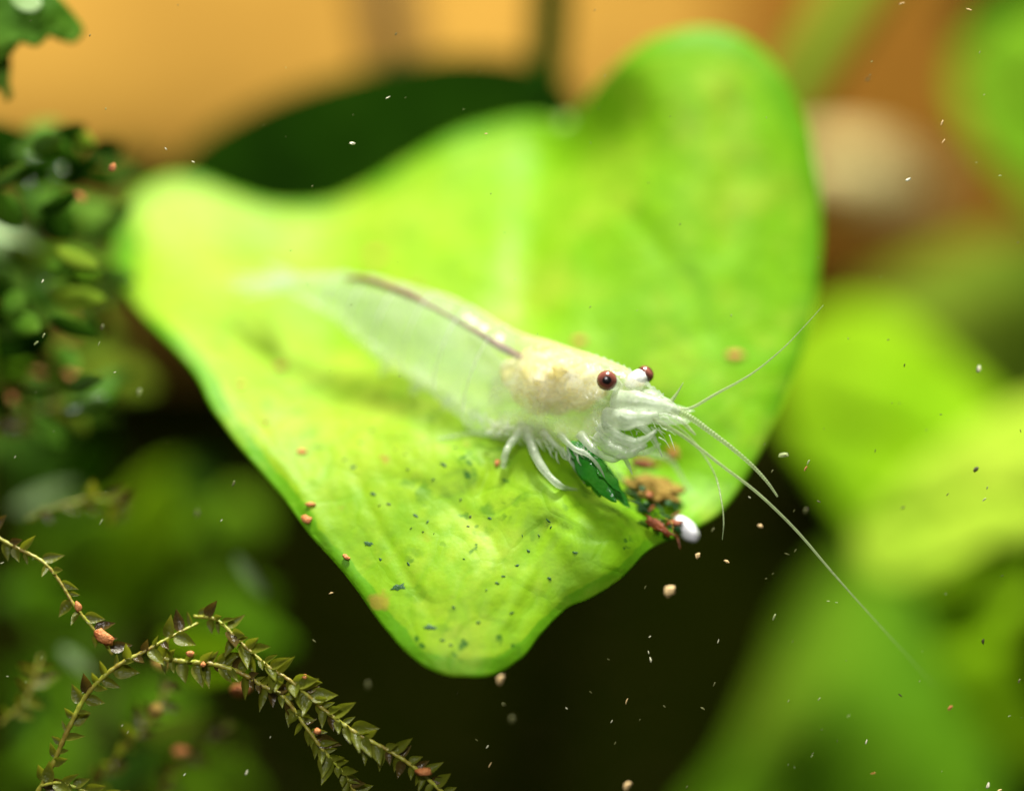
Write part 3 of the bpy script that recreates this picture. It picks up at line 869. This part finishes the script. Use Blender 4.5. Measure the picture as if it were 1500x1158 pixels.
for i, (px, py, a, b, an, y, mt, lab) in enumerate([
        (152, 932, 20, 12, -0.6, 0.2, 'crumb_orange', 'pink-orange crumb clump on the sparse brown moss sprig'),
        (114, 888, 7, 10, 0.2, 0.2, 'crumb_orange', 'small orange crumb midway along the sparse brown moss sprig'),
        (278, 957, 7, 6, 0, 0.1, 'crumb_orange', 'tiny orange crumb on the brown base of a moss sprig'),
        (298, 973, 5, 5, 0, 0.1, 'crumb_orange', 'tiniest orange crumb under the brown base of a moss sprig'),
        (352, 1010, 19, 13, 0.1, 5, 'crumb_orange', 'rounded soft orange crumb below the brown moss base'),
        (228, 1040, 14, 12, 0, 6, 'crumb_tan', 'tan crumb hanging behind the yellow-stemmed moss sprig'),
        (266, 1100, 18, 8, 0, 10, 'crumb_orange', 'flat orange crumb on the olive leaf below the moss'),
        (620, 1130, 16, 8, -0.05, -0.8, 'crumb_orange', 'blocky pink-orange crumb near the tip of the long moss sprig'),
        (465, 1071, 7, 6, -0.6, -0.3, 'crumb_orange', 'orange crumb on the stem of the lower moss sprig'),
        (447, 991, 6, 5, 0, 0, 'crumb_orange', 'orange crumb above the stem of the long moss sprig'),
        (235, 975, 16, 10, -0.4, 5, 'crumb_tan', 'tan crumb behind the fork of the moss sprigs'),
        (540, 1095, 10, 15, 0.3, 0.5, 'crumb_rust', 'rust crumb among leaves under the long moss sprig')]):
    pebble('food_crumb', at(px, py, y), (a * .033, b * .033, .25), an, M[mt], lab, 'crumb', None, i + 50, 0.5)

# ------------------------------------------------------------------ the shrimp
def sy(x): return 1.6 + (930 - x) * 0.0205


# dorsal pixel, height in px, half width in mm
ST = [(948, 563, 34, 0.55), (938, 553, 66, 1.0), (920, 542, 98, 1.45), (895, 532, 126, 1.8), (865, 521, 143, 2.05), (830, 510, 152, 2.2), (800, 500, 156, 2.25),
      (772, 493, 156, 2.25), (745, 482, 154, 2.2), (715, 464, 146, 2.1), (690, 450, 140, 2.0), (660, 436, 134, 1.9), (630, 427, 126, 1.75), (600, 420, 116, 1.6),
      (570, 411, 103, 1.45), (540, 404, 87, 1.3), (512, 400, 68, 1.1), (485, 399, 58, 0.95), (455, 400, 40, 0.75), (425, 404, 26, 0.55), (405, 406, 16, 0.4)]
ax = np.array(ST, float)
NS = 150
tt = np.linspace(0, len(ST) - 1, NS)
cm = np.array(catmull([tuple(r) for r in ST], 12))
cm = np.stack([np.interp(np.linspace(0, 1, NS), np.linspace(0, 1, len(cm)), cm[:, c]) for c in range(4)], 1)
base = at(760, 690, leaf_depth(760, 690) - 0.4)
shrimp = thing('shrimp', base, 'translucent pale shrimp with dark brown eyes standing on the heart-shaped leaf', 'shrimp')
ctr, UP, HT, HW = [], [], [], []
for dx, dy, h, w in cm:
    y = sy(dx)
    D = at(dx, dy, y); Vn = at(dx - 0.34 * h, dy + 0.94 * h, y)
    ctr.append((D + Vn) / 2); UP.append((D - Vn).normalized()); HT.append((D - Vn).length / 2); HW.append(w)
seg_x = [738, 690, 640, 590, 545, 505]          # where each pleon ring ends (dorsal px)
NR = 40


def body_ring(i, hs=1.0, ws=1.0, shift=0.0, scallop=True):
    c, u = ctr[i], UP[i]
    T = (ctr[max(i - 1, 0)] - ctr[min(i + 1, NS - 1)]).normalized()
    L = T.cross(u).normalized()
    if L.y > 0: L = -L                           # towards the lens
    dx = cm[i][0]
    bulge = 0.0; low = 0.0
    for j, sx in enumerate(seg_x):
        nxt = seg_x[j + 1] if j + 1 < len(seg_x) else 455
        prv = 775 if j == 0 else seg_x[j - 1]
        if sx <= dx < prv:
            f = (prv - dx) / (prv - sx)          # 0 at front of ring, 1 at rear
            bulge = 0.075 * f ** 2 - 0.025
            low = 0.10 * math.sin(math.pi * f)
    if dx >= 775: bulge = 0.03 * max(0, 1 - (dx - 775) / 60)
    out = []
    for k in range(NR):
        th = 2 * math.pi * k / NR
        cx, sz = math.cos(th), math.sin(th)
        ww = HW[i] * ws * (1 + bulge) * (1 - 0.10 * (sz > 0) * sz)
        hh = HT[i] * hs * (1 + bulge * 0.5)
        if sz < -0.4 and scallop: hh *= 1 + low * (-sz - 0.4)
        p = c + u * shift + L * (math.copysign(abs(cx) ** 0.85, cx) * ww) + u * (math.copysign(abs(sz) ** 0.95, sz) * hh)
        out.append(p)
    return out


def loft(rings):
    V, F = [], []
    n = len(rings[0])
    for r in rings: V += r
    for i in range(len(rings) - 1):
        for k in range(n):
            k2 = (k + 1) % n
            F.append((i * n + k, i * n + k2, (i + 1) * n + k2, (i + 1) * n + k))
    for base_i, rev in ((0, True), ((len(rings) - 1) * n, False)):
        cidx = len(V)
        c = Vector((0, 0, 0))
        for k in range(n): c += V[base_i + k]
        V.append(c / n)
        for k in range(n):
            k2 = (k + 1) % n
            F.append((cidx, base_i + k2, base_i + k) if rev else (cidx, base_i + k, base_i + k2))
    return V, F


Vb, Fb = loft([body_ring(i) for i in range(NS)])
body = mesh('body', Vb, Fb, M['shell'], shrimp)
body.data.materials.append(M['shell_head'])
for p in body.data.polygons:
    ri = min(p.vertices) // NR
    if ri < NS and cm[min(ri, NS - 1)][0] > 775: p.material_index = 1

# flesh of the tail and the cream organ mass inside
def inner(name, i0, i1, hs, ws, shift, amp, mat, fr, seed):
    rings = []
    for i in range(i0, i1):
        f = (i - i0) / (i1 - 1 - i0)
        tp = math.sin(math.pi * min(1, max(0, f * 0.94 + 0.03))) ** 0.75
        rg_ = body_ring(i, hs * tp, ws * tp, shift * HT[i], False)
        c = sum(rg_, Vector()) / NR
        rings.append([c + (p - c) * (1 + amp * noise.noise(p * fr + Vector((seed, 0, 0)))) for p in rg_])
    V, F = loft(rings)
    return mesh(name, V, F, mat, body)


idx = lambda x: int(np.argmin(np.abs(cm[:, 0] - x)))
inner('organ', idx(905), idx(750), 0.54, 0.86, 0.30, 0.6, M['organ'], 0.75, 3)
inner('organ', idx(905), idx(770), 0.42, 0.8, 0.26, 0.7, M['organ'], 1.5, 12)
inner('organ', idx(900), idx(800), 0.5, 0.85, 0.42, 0.5, M['organ'], 1.9, 17)
inner('flesh', idx(940), idx(745), 0.80, 0.84, -0.10, 0.30, M['flesh'], 1.4, 6)
inner('flesh', idx(790), idx(470), 0.84, 0.82, -0.06, 0.10, M['flesh'], 1.0, 8)
g = []
for (px, py) in [(505, 407), (540, 410), (600, 432), (650, 458), (700, 487), (735, 508), (770, 526)]:
    g.append((px, py, sy(px) - 1.25))
tube('gut', g, [0.10, 0.20, 0.22, 0.12, 0.18, 0.27, 0.22], M['gut'], body, n=10)
tube('stomach', [(820, 530, 2.6), (829, 540, 2.2), (839, 551, 1.9), (850, 562, 1.9)], [0.10, 0.24, 0.26, 0.08], M['stomach'], body, n=10)

# pale tube along the back, standing in for its rim highlight
tube('dorsal_highlight', [(x, y, sy(x)) for x, y in [(540, 402), (600, 418), (655, 433), (690, 449), (715, 463), (745, 481), (772, 492), (800, 499), (830, 509), (865, 520), (895, 531), (920, 541)]],
     [0.03, 0.05, 0.06, 0.07, 0.08, 0.08, 0.06], M['rim_highlight'], shrimp, n=6)
# rostrum: toothed ridge between the eyes
Vr, Fr = [], []
rp = [(862, 520), (885, 527), (905, 535), (922, 543), (940, 556), (958, 570), (972, 580)]
rp = catmull(rp, 4)
for i, p in enumerate(rp):
    f = i / (len(rp) - 1)
    y = sy(p[0])
    c = at(p[0], p[1], y)
    tooth = 0.14 if i % 2 == 0 else 0.0
    h = 0.55 * (1 - f) + 0.03
    w = 0.16 * (1 - f) + 0.015
    Vr += [c + Vector((0.02, 0, tooth + 0.05)), c + Vector((w * .5, w, -h * .5)), c + Vector((0, 0, -h)), c + Vector((-w * .5, -w, -h * .5))]
for i in range(len(rp) - 1):
    for k in range(4):
        Fr.append((i * 4 + k, i * 4 + (k + 1) % 4, (i + 1) * 4 + (k + 1) % 4, (i + 1) * 4 + k))
mesh('rostrum', Vr, Fr, M['limb'], shrimp, smooth=False)


def eye(px, py, y, r, axis, sp, sr, sm):
    bm = bmesh.new()
    bmesh.ops.create_uvsphere(bm, u_segments=32, v_segments=20, radius=0.6 * MM)
    me = bpy.data.meshes.new('eye')
    bm.to_mesh(me); bm.free()
    me.materials.append(M['eye'])
    me.polygons.foreach_set('use_smooth', [True] * len(me.polygons))
    o = link_mesh('eye', me, shrimp)
    q = Vector(axis).normalized().to_track_quat('Z', 'Y')
    o.matrix_basis = Matrix.Translation((at(px, py, y) - base) * MM) @ q.to_matrix().to_4x4() @ Matrix.Diagonal((r / .6, r / .6, r / .6 * 0.92, 1))
    s = tube('eye_stalk', sp, sr, M[sm], shrimp, n=14)


eye(889, 557, -0.75, 0.60, (-0.02, -1, 0.03), [(905, 566, 1.4), (899, 562, 0.6), (894, 559, 0.0), (890, 557, -0.45)], [0.35, 0.4, 0.48, 0.5], 'limb')
eye(945, 548, 1.9, 0.54, (0.62, 0.05, 0.62), [(918, 564, 1.6), (926, 559, 1.4), (933, 555, 1.4), (939, 551, 1.6)], [0.2, 0.42, 0.52, 0.48], 'stalk')

# antennal peduncles, scales, flagella
tube('peduncle', [(905, 590, 0.8), (930, 590, 0.1), (955, 592, -0.2), (978, 598, -0.4), (995, 604, -0.5)], [0.75, 0.70, 0.50, 0.36, 0.2], M['limb'], shrimp, n=14, bead=0.12, freq=7)
tube('peduncle', [(925, 582, 1.8), (950, 584, 1.3), (975, 592, 1.0), (992, 600, 0.9)], [0.6, 0.55, 0.38, 0.2], M['limb'], shrimp, n=14, bead=0.12, freq=7)
tube('peduncle', [(890, 615, 0.4), (920, 614, -0.3), (945, 612, -0.6), (965, 608, -0.7)], [0.7, 0.6, 0.42, 0.2], M['limb'], shrimp, n=14, bead=0.12, freq=6)


def shrimp_blade(name, p0, p1, wpx, mat, facing=(0, -1, 0.3), cup=0.2, bend=0.0, point=0.8):
    A, B = at(*p0), at(*p1)
    X = B - A; L = X.length; X.normalize()
    N = Vector(facing); N = (N - X * N.dot(X)).normalized(); Y = N.cross(X)
    V, F = oval_geo(L, wpx * 0.04, cup, bend, 14, 7, point)
    return mesh(name, [A + X * v.x + Y * v.y - N * v.z for v in V], F, mat, shrimp, thick=0.08)


shrimp_blade('antennal_scale', (905, 600, -0.3), (1012, 618, -1.2), 13, M['limb_clear'], (0.1, -1, 0.5))
shrimp_blade('antennal_scale', (925, 590, 2.0), (1018, 602, 1.6), 11, M['limb_clear'], (0.1, -1, 0.8))
# antennule flagella: beaded, then long antennae
tube('antennule', [(985, 598, -0.4), (1012, 612, -0.4), (1040, 632, -0.3), (1072, 656, -0.2), (1102, 682, 0), (1124, 706, 0.1), (1139, 727, 0.2)], [0.20, 0.17, 0.14, 0.12, 0.10, 0.08, 0.05], M['flagellum'], shrimp, steps=30, n=7, bead=0.3, freq=4)
tube('antennule', [(980, 604, -0.6), (1000, 618, -0.7), (1012, 630, -0.8), (1019, 637, -0.8)], [0.15, 0.12, 0.09, 0.04], M['flagellum'], shrimp, steps=24, n=7, bead=0.3, freq=4)
tube('antennule', [(976, 598, 0.9), (986, 584, 0.9), (993, 574, 0.9), (1001, 560, 0.9)], [0.19, 0.12, 0.07, 0.02], M['flagellum'], shrimp, n=7)
tube('antennule', [(985, 596, 0.9), (1010, 598, 0.7), (1050, 576, 0.7), (1100, 548, 0.6), (1145, 512, 0.4), (1180, 476, 0.3), (1206, 447, 0.2)], [0.12, 0.10, 0.085, 0.06, 0.04, 0.028, 0.018], M['flagellum'], shrimp, steps=10, n=6)
tube('antenna', [(955, 612, -0.8), (1000, 638, -0.9), (1055, 680, -0.6), (1110, 722, -0.2), (1165, 775, 0.1), (1215, 833, 0.5), (1260, 884, 1.6), (1320, 950, 3.5), (1370, 1005, 6)],
     [0.13, 0.11, 0.09, 0.085, 0.08, 0.065, 0.035, 0.012, 0.006], M['flagellum'], shrimp, steps=10, n=6)
tube('antenna', [(960, 600, 2.0), (1010, 640, 2.2), (1045, 690, 1.8), (1057, 735, 0.6), (1060, 765, 0.1), (1058, 790, 0.0)], [0.07, 0.055, 0.05, 0.055, 0.05, 0.02], M['flagellum'], shrimp, steps=10, n=6)

# walking legs, feet on the leaf
def foot(px, py): return (px, py, leaf_depth(px, py) - 0.42)


tube('walking_leg', [(765, 622, 3.2), (757, 638, 2.7), (746, 652, 2.3), (740, 666, 2.1), foot(737, 683)], [0.30, 0.24, 0.20, 0.19, 0.20, 0.14], M['limb'], shrimp, n=10, bead=0.2, freq=5)
tube('walking_leg', [(772, 628, 2.8), (778, 650, 2.2), (787, 672, 1.6), (800, 692, 1.2), (816, 708, 0.9), foot(830, 715), foot(846, 717)], [0.34, 0.26, 0.26, 0.22, 0.20, 0.13, 0.05], M['limb'], shrimp, n=10, bead=0.12, freq=8)
tube('walking_leg', [(795, 632, 2.4), (812, 650, 1.8), (830, 666, 1.9), (842, 684, 1.9), (850, 698, 1.8), (856, 708, 1.8)], [0.24, 0.15, 0.17, 0.10, 0.12, 0.07, 0.03], M['limb'], shrimp, n=10)
tube('walking_leg', [(820, 636, 1.8), (840, 656, 0.9), (858, 664, 0.6), (870, 674, 0.4), (880, 688, 0.5), (886, 700, 0.7)], [0.24, 0.15, 0.18, 0.10, 0.12, 0.07, 0.03], M['limb'], shrimp, n=10)
tube('walking_leg', [(850, 636, 1.4), (872, 660, 0.5), (897, 672, 0.1), (912, 668, 0.0), (920, 680, 0.3), (926, 694, 1.0)], [0.3, 0.2, 0.24, 0.14, 0.13, 0.04], M['limb'], shrimp, n=10)
tube('walking_leg', [(870, 630, 3.6), (905, 652, 4.2), (950, 664, 4.6), (980, 672, 4.8), (1000, 700, 5.2), foot(1015, 725)], [0.26, 0.2, 0.18, 0.15, 0.1, 0.05], M['limb_clear'], shrimp, n=10)
tube('walking_leg', [(845, 640, 4.4), (880, 668, 5.0), (905, 690, 5.2), (918, 712, 5.4)], [0.24, 0.18, 0.13, 0.06], M['limb_clear'], shrimp, n=10)
tube('walking_leg', [(740, 630, 4.8), (715, 632, 4.9), (685, 636, 5.0), foot(642, 642)], [0.26, 0.2, 0.15, 0.05], M['limb_clear'], shrimp, n=10)
# feeding limbs round the mouth
tube('feeding_limb', [(880, 625, 0.4), (905, 640, -0.3), (930, 648, -0.7), (950, 640, -0.9), (962, 628, -0.8)], [0.34, 0.36, 0.28, 0.18, 0.06], M['limb'], shrimp, n=10, bead=0.15, freq=5)
tube('feeding_limb', [(875, 640, 0.4), (895, 655, -0.2), (918, 664, -0.5), (936, 656, -0.7), (948, 652, -0.7)], [0.4, 0.42, 0.34, 0.2, 0.08], M['limb'], shrimp, n=10, bead=0.2, freq=5)
tube('feeding_limb', [(910, 610, 0.2), (935, 622, -0.5), (952, 634, -0.7), (962, 650, -0.6), (970, 668, -0.4)], [0.3, 0.24, 0.18, 0.12, 0.04], M['limb'], shrimp, n=10)
tube('feeding_limb', [(895, 640, 2.2), (920, 660, 2.0), (945, 662, 1.8), (968, 650, 1.8)], [0.3, 0.26, 0.2, 0.06], M['limb_clear'], shrimp, n=10)
# swimmerets under the tail and bristly lower margin of the shell
for (a, b, w) in [((735, 612, 3.9), (722, 642, 4.2), 9), ((700, 596, 4.8), (690, 618, 5.2), 9), ((660, 578, 5.8), (648, 602, 6.4), 8), ((615, 555, 6.9), (602, 580, 7.6), 8), ((570, 528, 8.0), (556, 552, 8.8), 7)]:
    shrimp_blade('swimmeret', a, b, w, M['limb_clear'], (0.2, -1, 0.2), 0.1, 0.1, 0.9)
rb = random.Random(5)
for k in range(34):
    f = k / 33
    x = 700 + 165 * f; y0 = 606 + 52 * min(1, f * 1.4) + rb.uniform(-6, 4)
    dp = sy(x + 45) - 1.3 + 0.2
    x2 = x + rb.uniform(2, 16); y2 = y0 + rb.uniform(10, 22)
    tube('bristle', [(x, y0, dp), ((x + x2) / 2 - 2, (y0 + y2) / 2 + 2, dp - .2), (x2, y2, dp - .1)], [0.075, 0.06, 0.02], M['limb'], shrimp, steps=3, n=5)
for k in range(10):
    x = 712 + 8 * rb.uniform(0, 5); y0 = 622 + rb.uniform(-4, 14)
    pebble('gill_bead', at(x, y0, sy(x + 45) - 1.6), (0.16, 0.13, 0.13), rb.uniform(0, 3), M['limb'], None, None, seed=k, lump=.3, sub=2, parent=shrimp)
for j, sx in enumerate(seg_x):                  # pale rear rims of the tail rings
    i = idx(sx)
    rim = body_ring(i, 1.012, 1.012)
    rim = [p for k, p in enumerate(rim)] + [rim[0]]
    Vt, Ft = tube_geo(rim, [0.045] * len(rim), 5, cap=False)
    mesh('ring_rim', Vt, Ft, M['rim'], body)
for k in range(60):                             # fine hairs round the mouth
    x = rb.uniform(862, 985); y0 = rb.uniform(612, 662) - (x - 862) * 0.18
    dp = rb.uniform(-0.9, 1.6)
    x2 = x + rb.uniform(4, 22); y2 = y0 + rb.uniform(-4, 24)
    tube('bristle', [(x, y0, dp), ((x + x2) / 2 + rb.uniform(-3, 3), (y0 + y2) / 2 + rb.uniform(-4, 4), dp - .1), (x2, y2, dp - .2)], [0.05, 0.035, 0.012], M['limb'], shrimp, steps=3, n=5)
# tail fan
shrimp_blade('telson', (425, 410, 11.9), (325, 413, 14.0), 7, M['limb_clear'], (0, -0.6, 1), 0.3, 0.02, 0.7)
shrimp_blade('uropod', (428, 412, 11.7), (335, 420, 13.2), 11, M['limb_clear'], (0, -0.7, 1), 0.2, 0.03, 0.7)
shrimp_blade('uropod', (428, 406, 12.2), (340, 402, 15.2), 11, M['limb_clear'], (0, -0.7, 1), 0.2, 0.03, 0.7)
shrimp_blade('uropod', (432, 416, 11.5), (352, 432, 12.4), 9, M['limb_clear'], (0, -0.7, 1), 0.2, 0.04, 0.7)
shrimp_blade('uropod', (432, 402, 12.4), (385, 385, 15.4), 10, M['limb_clear'], (0, -0.7, 1), 0.2, 0.04, 0.7)

# glossy green shard the shrimp holds between its legs
gs = thing('leaf_scrap', at(880, 700, 2), 'glossy dark green leaf scrap held between the shrimp\'s legs', 'leaf scrap')
for p0, p1, w, fc in [((836, 646, 1.4), (902, 736, 1.0), 19, (-0.5, -1, 0.35)), ((848, 645, 2.4), (922, 742, 2.0), 17, (0.6, -1, 0.3)), ((832, 652, 1.9), (880, 728, 1.6), 13, (-0.9, -1, 0.1)), ((862, 660, 0.9), (910, 722, 0.8), 9, (0.5, -1, 0.6))]:
    A, B = at(*p0), at(*p1)
    X = B - A; L = X.length; X.normalize()
    N = Vector(fc); N = (N - X * N.dot(X)).normalized(); Y = N.cross(X)
    V, F = oval_geo(L, w * 0.04, 0.25, 0.02, 14, 9, 0.85, 0.9)
    V = [v + Vector((0.25 * noise.noise(v * 1.9 + Vector((w, 0, 0))), 0.22 * noise.noise(v * 2.3 + Vector((0, w, 0))), 0.15 * noise.noise(v * 2 + Vector((0, 0, w))))) for v in V]
    mesh('shard', [A + X * v.x + Y * v.y - N * v.z for v in V], F, M['green_shard'], gs, thick=0.15)

# ------------------------------------------------------------------ specks drifting in the water
SPK = [(1148, 666, 20, 10, 'g', 0), (1180, 686, 12, 60, 'o', 0), (1184, 677, 12, 70, 'g', 0), (1131, 690, 9, 60, 'd', 0), (1098, 728, 8, -30, 'p', 0), (1180, 748, 16, 70, 'd', -3),
       (1199, 734, 10, -30, 'd', 0), (1114, 770, 14, -20, 't', -1), (1163, 748, 8, 60, 'd', 0), (1022, 813, 16, 65, 't', 0), (1065, 822, 13, -25, 't', 0), (1153, 811, 12, -20, 'd', 0),
       (1165, 806, 10, 60, 'd', 0), (981, 864, 30, 55, 't', -2), (1122, 847, 6, 10, 'd', 0), (1132, 840, 6, 40, 'd', 0), (1213, 880, 7, 0, 'g', 0), (1225, 882, 7, 0, 'g', 0), (945, 860, 10, 65, 'd', 0),
       (1134, 903, 13, 65, 'g', 0), (1052, 939, 9, 70, 'p', 0), (1046, 1002, 12, 62, 'd', 0), (1029, 1037, 12, -30, 'd', 0), (1044, 776, 12, 60, 'd', -1), (1269, 1086, 11, 70, 'p', 0),
       (1279, 1132, 11, 15, 'o', -1), (1392, 1036, 14, 50, 'o', -1), (1319, 1018, 10, -40, 'k', 0), (1468, 843, 7, 20, 'k', 0), (1440, 939, 14, 85, 'k', 0), (1200, 1023, 7, 50, 'g', 0),
       (1155, 1026, 8, 60, 'g', 0), (1347, 997, 6, 60, 'g', 0), (1447, 1150, 15, 70, 'p', 0), (1464, 1157, 12, 30, 't', 0), (1493, 997, 12, 70, 'd', 0), (952, 932, 7, 40, 'p', 0),
       (953, 966, 13, 100, 'p', 0), (950, 955, 8, 100, 'p', 0), (891, 965, 8, -30, 'd', 0), (865, 1013, 9, -35, 'd', 0), (830, 1037, 8, -35, 'p', 0), (918, 1026, 13, 70, 't', 0), (896, 1056, 9, 60, 'p', 0),
       (901, 1088, 8, 60, 'd', 0), (714, 1093, 11, 55, 'p', 0), (718, 1119, 12, 60, 't', 0), (698, 1083, 8, -35, 'd', 0), (733, 994, 22, 70, 't', -4), (750, 1053, 20, 80, 'd', -5), (919, 1150, 22, 60, 't', -3),
       (973, 1034, 8, -35, 'd', 0), (937, 1054, 6, 60, 'd', 0), (1006, 1152, 8, 50, 'd', 0), (485, 868, 9, 20, 't', 0), (539, 1003, 19, 80, 'd', -5), (204, 574, 16, 70, 'g', -3),
       (64, 491, 10, 60, 'g', 0), (53, 502, 10, 40, 'g', -1), (150, 479, 14, 65, 'd', -2), (145, 503, 9, 65, 'g', 0), (168, 545, 6, 20, 'p', 0), (342, 708, 13, 65, 'd', -1), (289, 752, 18, 80, 'd', -5),
       (324, 762, 6, 50, 'p', 0), (148, 764, 12, 60, 'g', -1), (22, 669, 8, 60, 'p', 0), (62, 412, 8, 60, 'p', 0), (516, 210, 15, -10, 'p', 0), (568, 143, 11, 30, 'p', 0), (712, 196, 7, 0, 't', 0),
       (580, 50, 8, 60, 'd', 0), (243, 218, 9, -45, 'p', 0), (283, 237, 8, -25, 'p', 0), (165, 246, 22, 50, 'o', -2), (1321, 5, 12, 20, 't', -1), (1419, 14, 13, -15, 't', 0), (1435, 77, 7, 70, 'g', 0),
       (1380, 180, 13, 70, 't', 0), (1382, 207, 12, 55, 't', 0), (1330, 263, 14, 25, 'p', 0), (1430, 238, 5, 0, 'g', 0), (1465, 257, 6, 0, 'g', 0), (1450, 295, 6, -30, 'd', 0), (1271, 116, 12, 30, 'd', -3),
       (1434, 540, 17, 75, 'p', -2), (1325, 535, 9, 80, 'k', 0), (1282, 660, 8, 80, 'k', 0), (1378, 607, 6, 0, 'k', 0), (1495, 631, 8, -70, 'k', 0), (1323, 743, 10, 30, 'k', -2), (1446, 714, 9, 75, 'g', 0),
       (1442, 731, 9, 40, 'g', 0), (1388, 724, 9, 50, 'k', 0), (1430, 687, 16, 45, 'k', -1), (396, 1079, 6, 60, 'p', 0), (270, 1134, 7, 50, 'p', 0), (361, 1131, 11, 65, 'p', -1), (179, 1062, 7, 50, 'p', 0),
       (187, 1072, 7, 60, 'p', 0), (61, 963, 8, 70, 'g', -1), (11, 990, 7, 0, 'p', 0), (121, 1014, 6, 40, 'p', 0), (3, 824, 8, 20, 'p', 0), (1277, 90, 6, 30, 'g', 0), (460, 938, 9, -40, 'd', 0),
       (670, 1015, 10, 70, 'd', 0), (738, 1031, 14, -40, 'd', 0), (632, 902, 6, -40, 'd', 0), (930, 660, 8, 60, 'p', -1)]
rk = random.Random(77)
while len(SPK) < 190:
    px, py = rk.uniform(0, 1500), rk.uniform(0, 1158)
    if leaf_depth(px, py) < 9 and 250 < px < 1100: continue
    dark = py > 560
    SPK.append((px, py, rk.uniform(3, 7), rk.uniform(20, 100), rk.choice('dddgd' if dark else 'gdd'), rk.uniform(-2, 1.5)))
names = {'g': ('speck_green', 'greenish'), 'o': ('crumb_orange', 'orange'), 'd': ('speck_dim', 'dim olive'), 'p': ('speck_pale', 'pale whitish'), 't': ('speck_tan', 'tan'), 'k': ('speck_dark', 'dark')}
sp_me = {}
for kk, (mt, w) in names.items():
    for v in range(3):
        bm = bmesh.new()
        bmesh.ops.create_icosphere(bm, subdivisions=1, radius=1.0)
        for q in bm.verts:
            q.co *= rk.uniform(0.65, 1.2)
        me = bpy.data.meshes.new('floating_speck')
        bm.to_mesh(me); bm.free()
        me.materials.append(M[mt])
        sp_me[kk, v] = me
for (px, py, ln, an, kk, y) in SPK:
    o = link_mesh('floating_speck', sp_me[kk, rk.randrange(3)])
    o.location = at(px, py, y + rk.uniform(-0.4, 0.4)) * MM
    a = math.radians(an)
    o.rotation_euler = (rk.uniform(-.4, .4), -a, 0)
    l = ln * (0.017 if ln < 14 else 0.015) * MM
    wd = l * (rk.uniform(0.22, 0.38) if ln < 14 else rk.uniform(0.5, 0.7))
    if ln >= 22: wd = l * 0.7
    o.scale = (l, wd, wd)
    tag(o, f'{names[kk][1]} speck of debris floating free in the water', 'speck', f'{names[kk][1]} specks floating in the water')
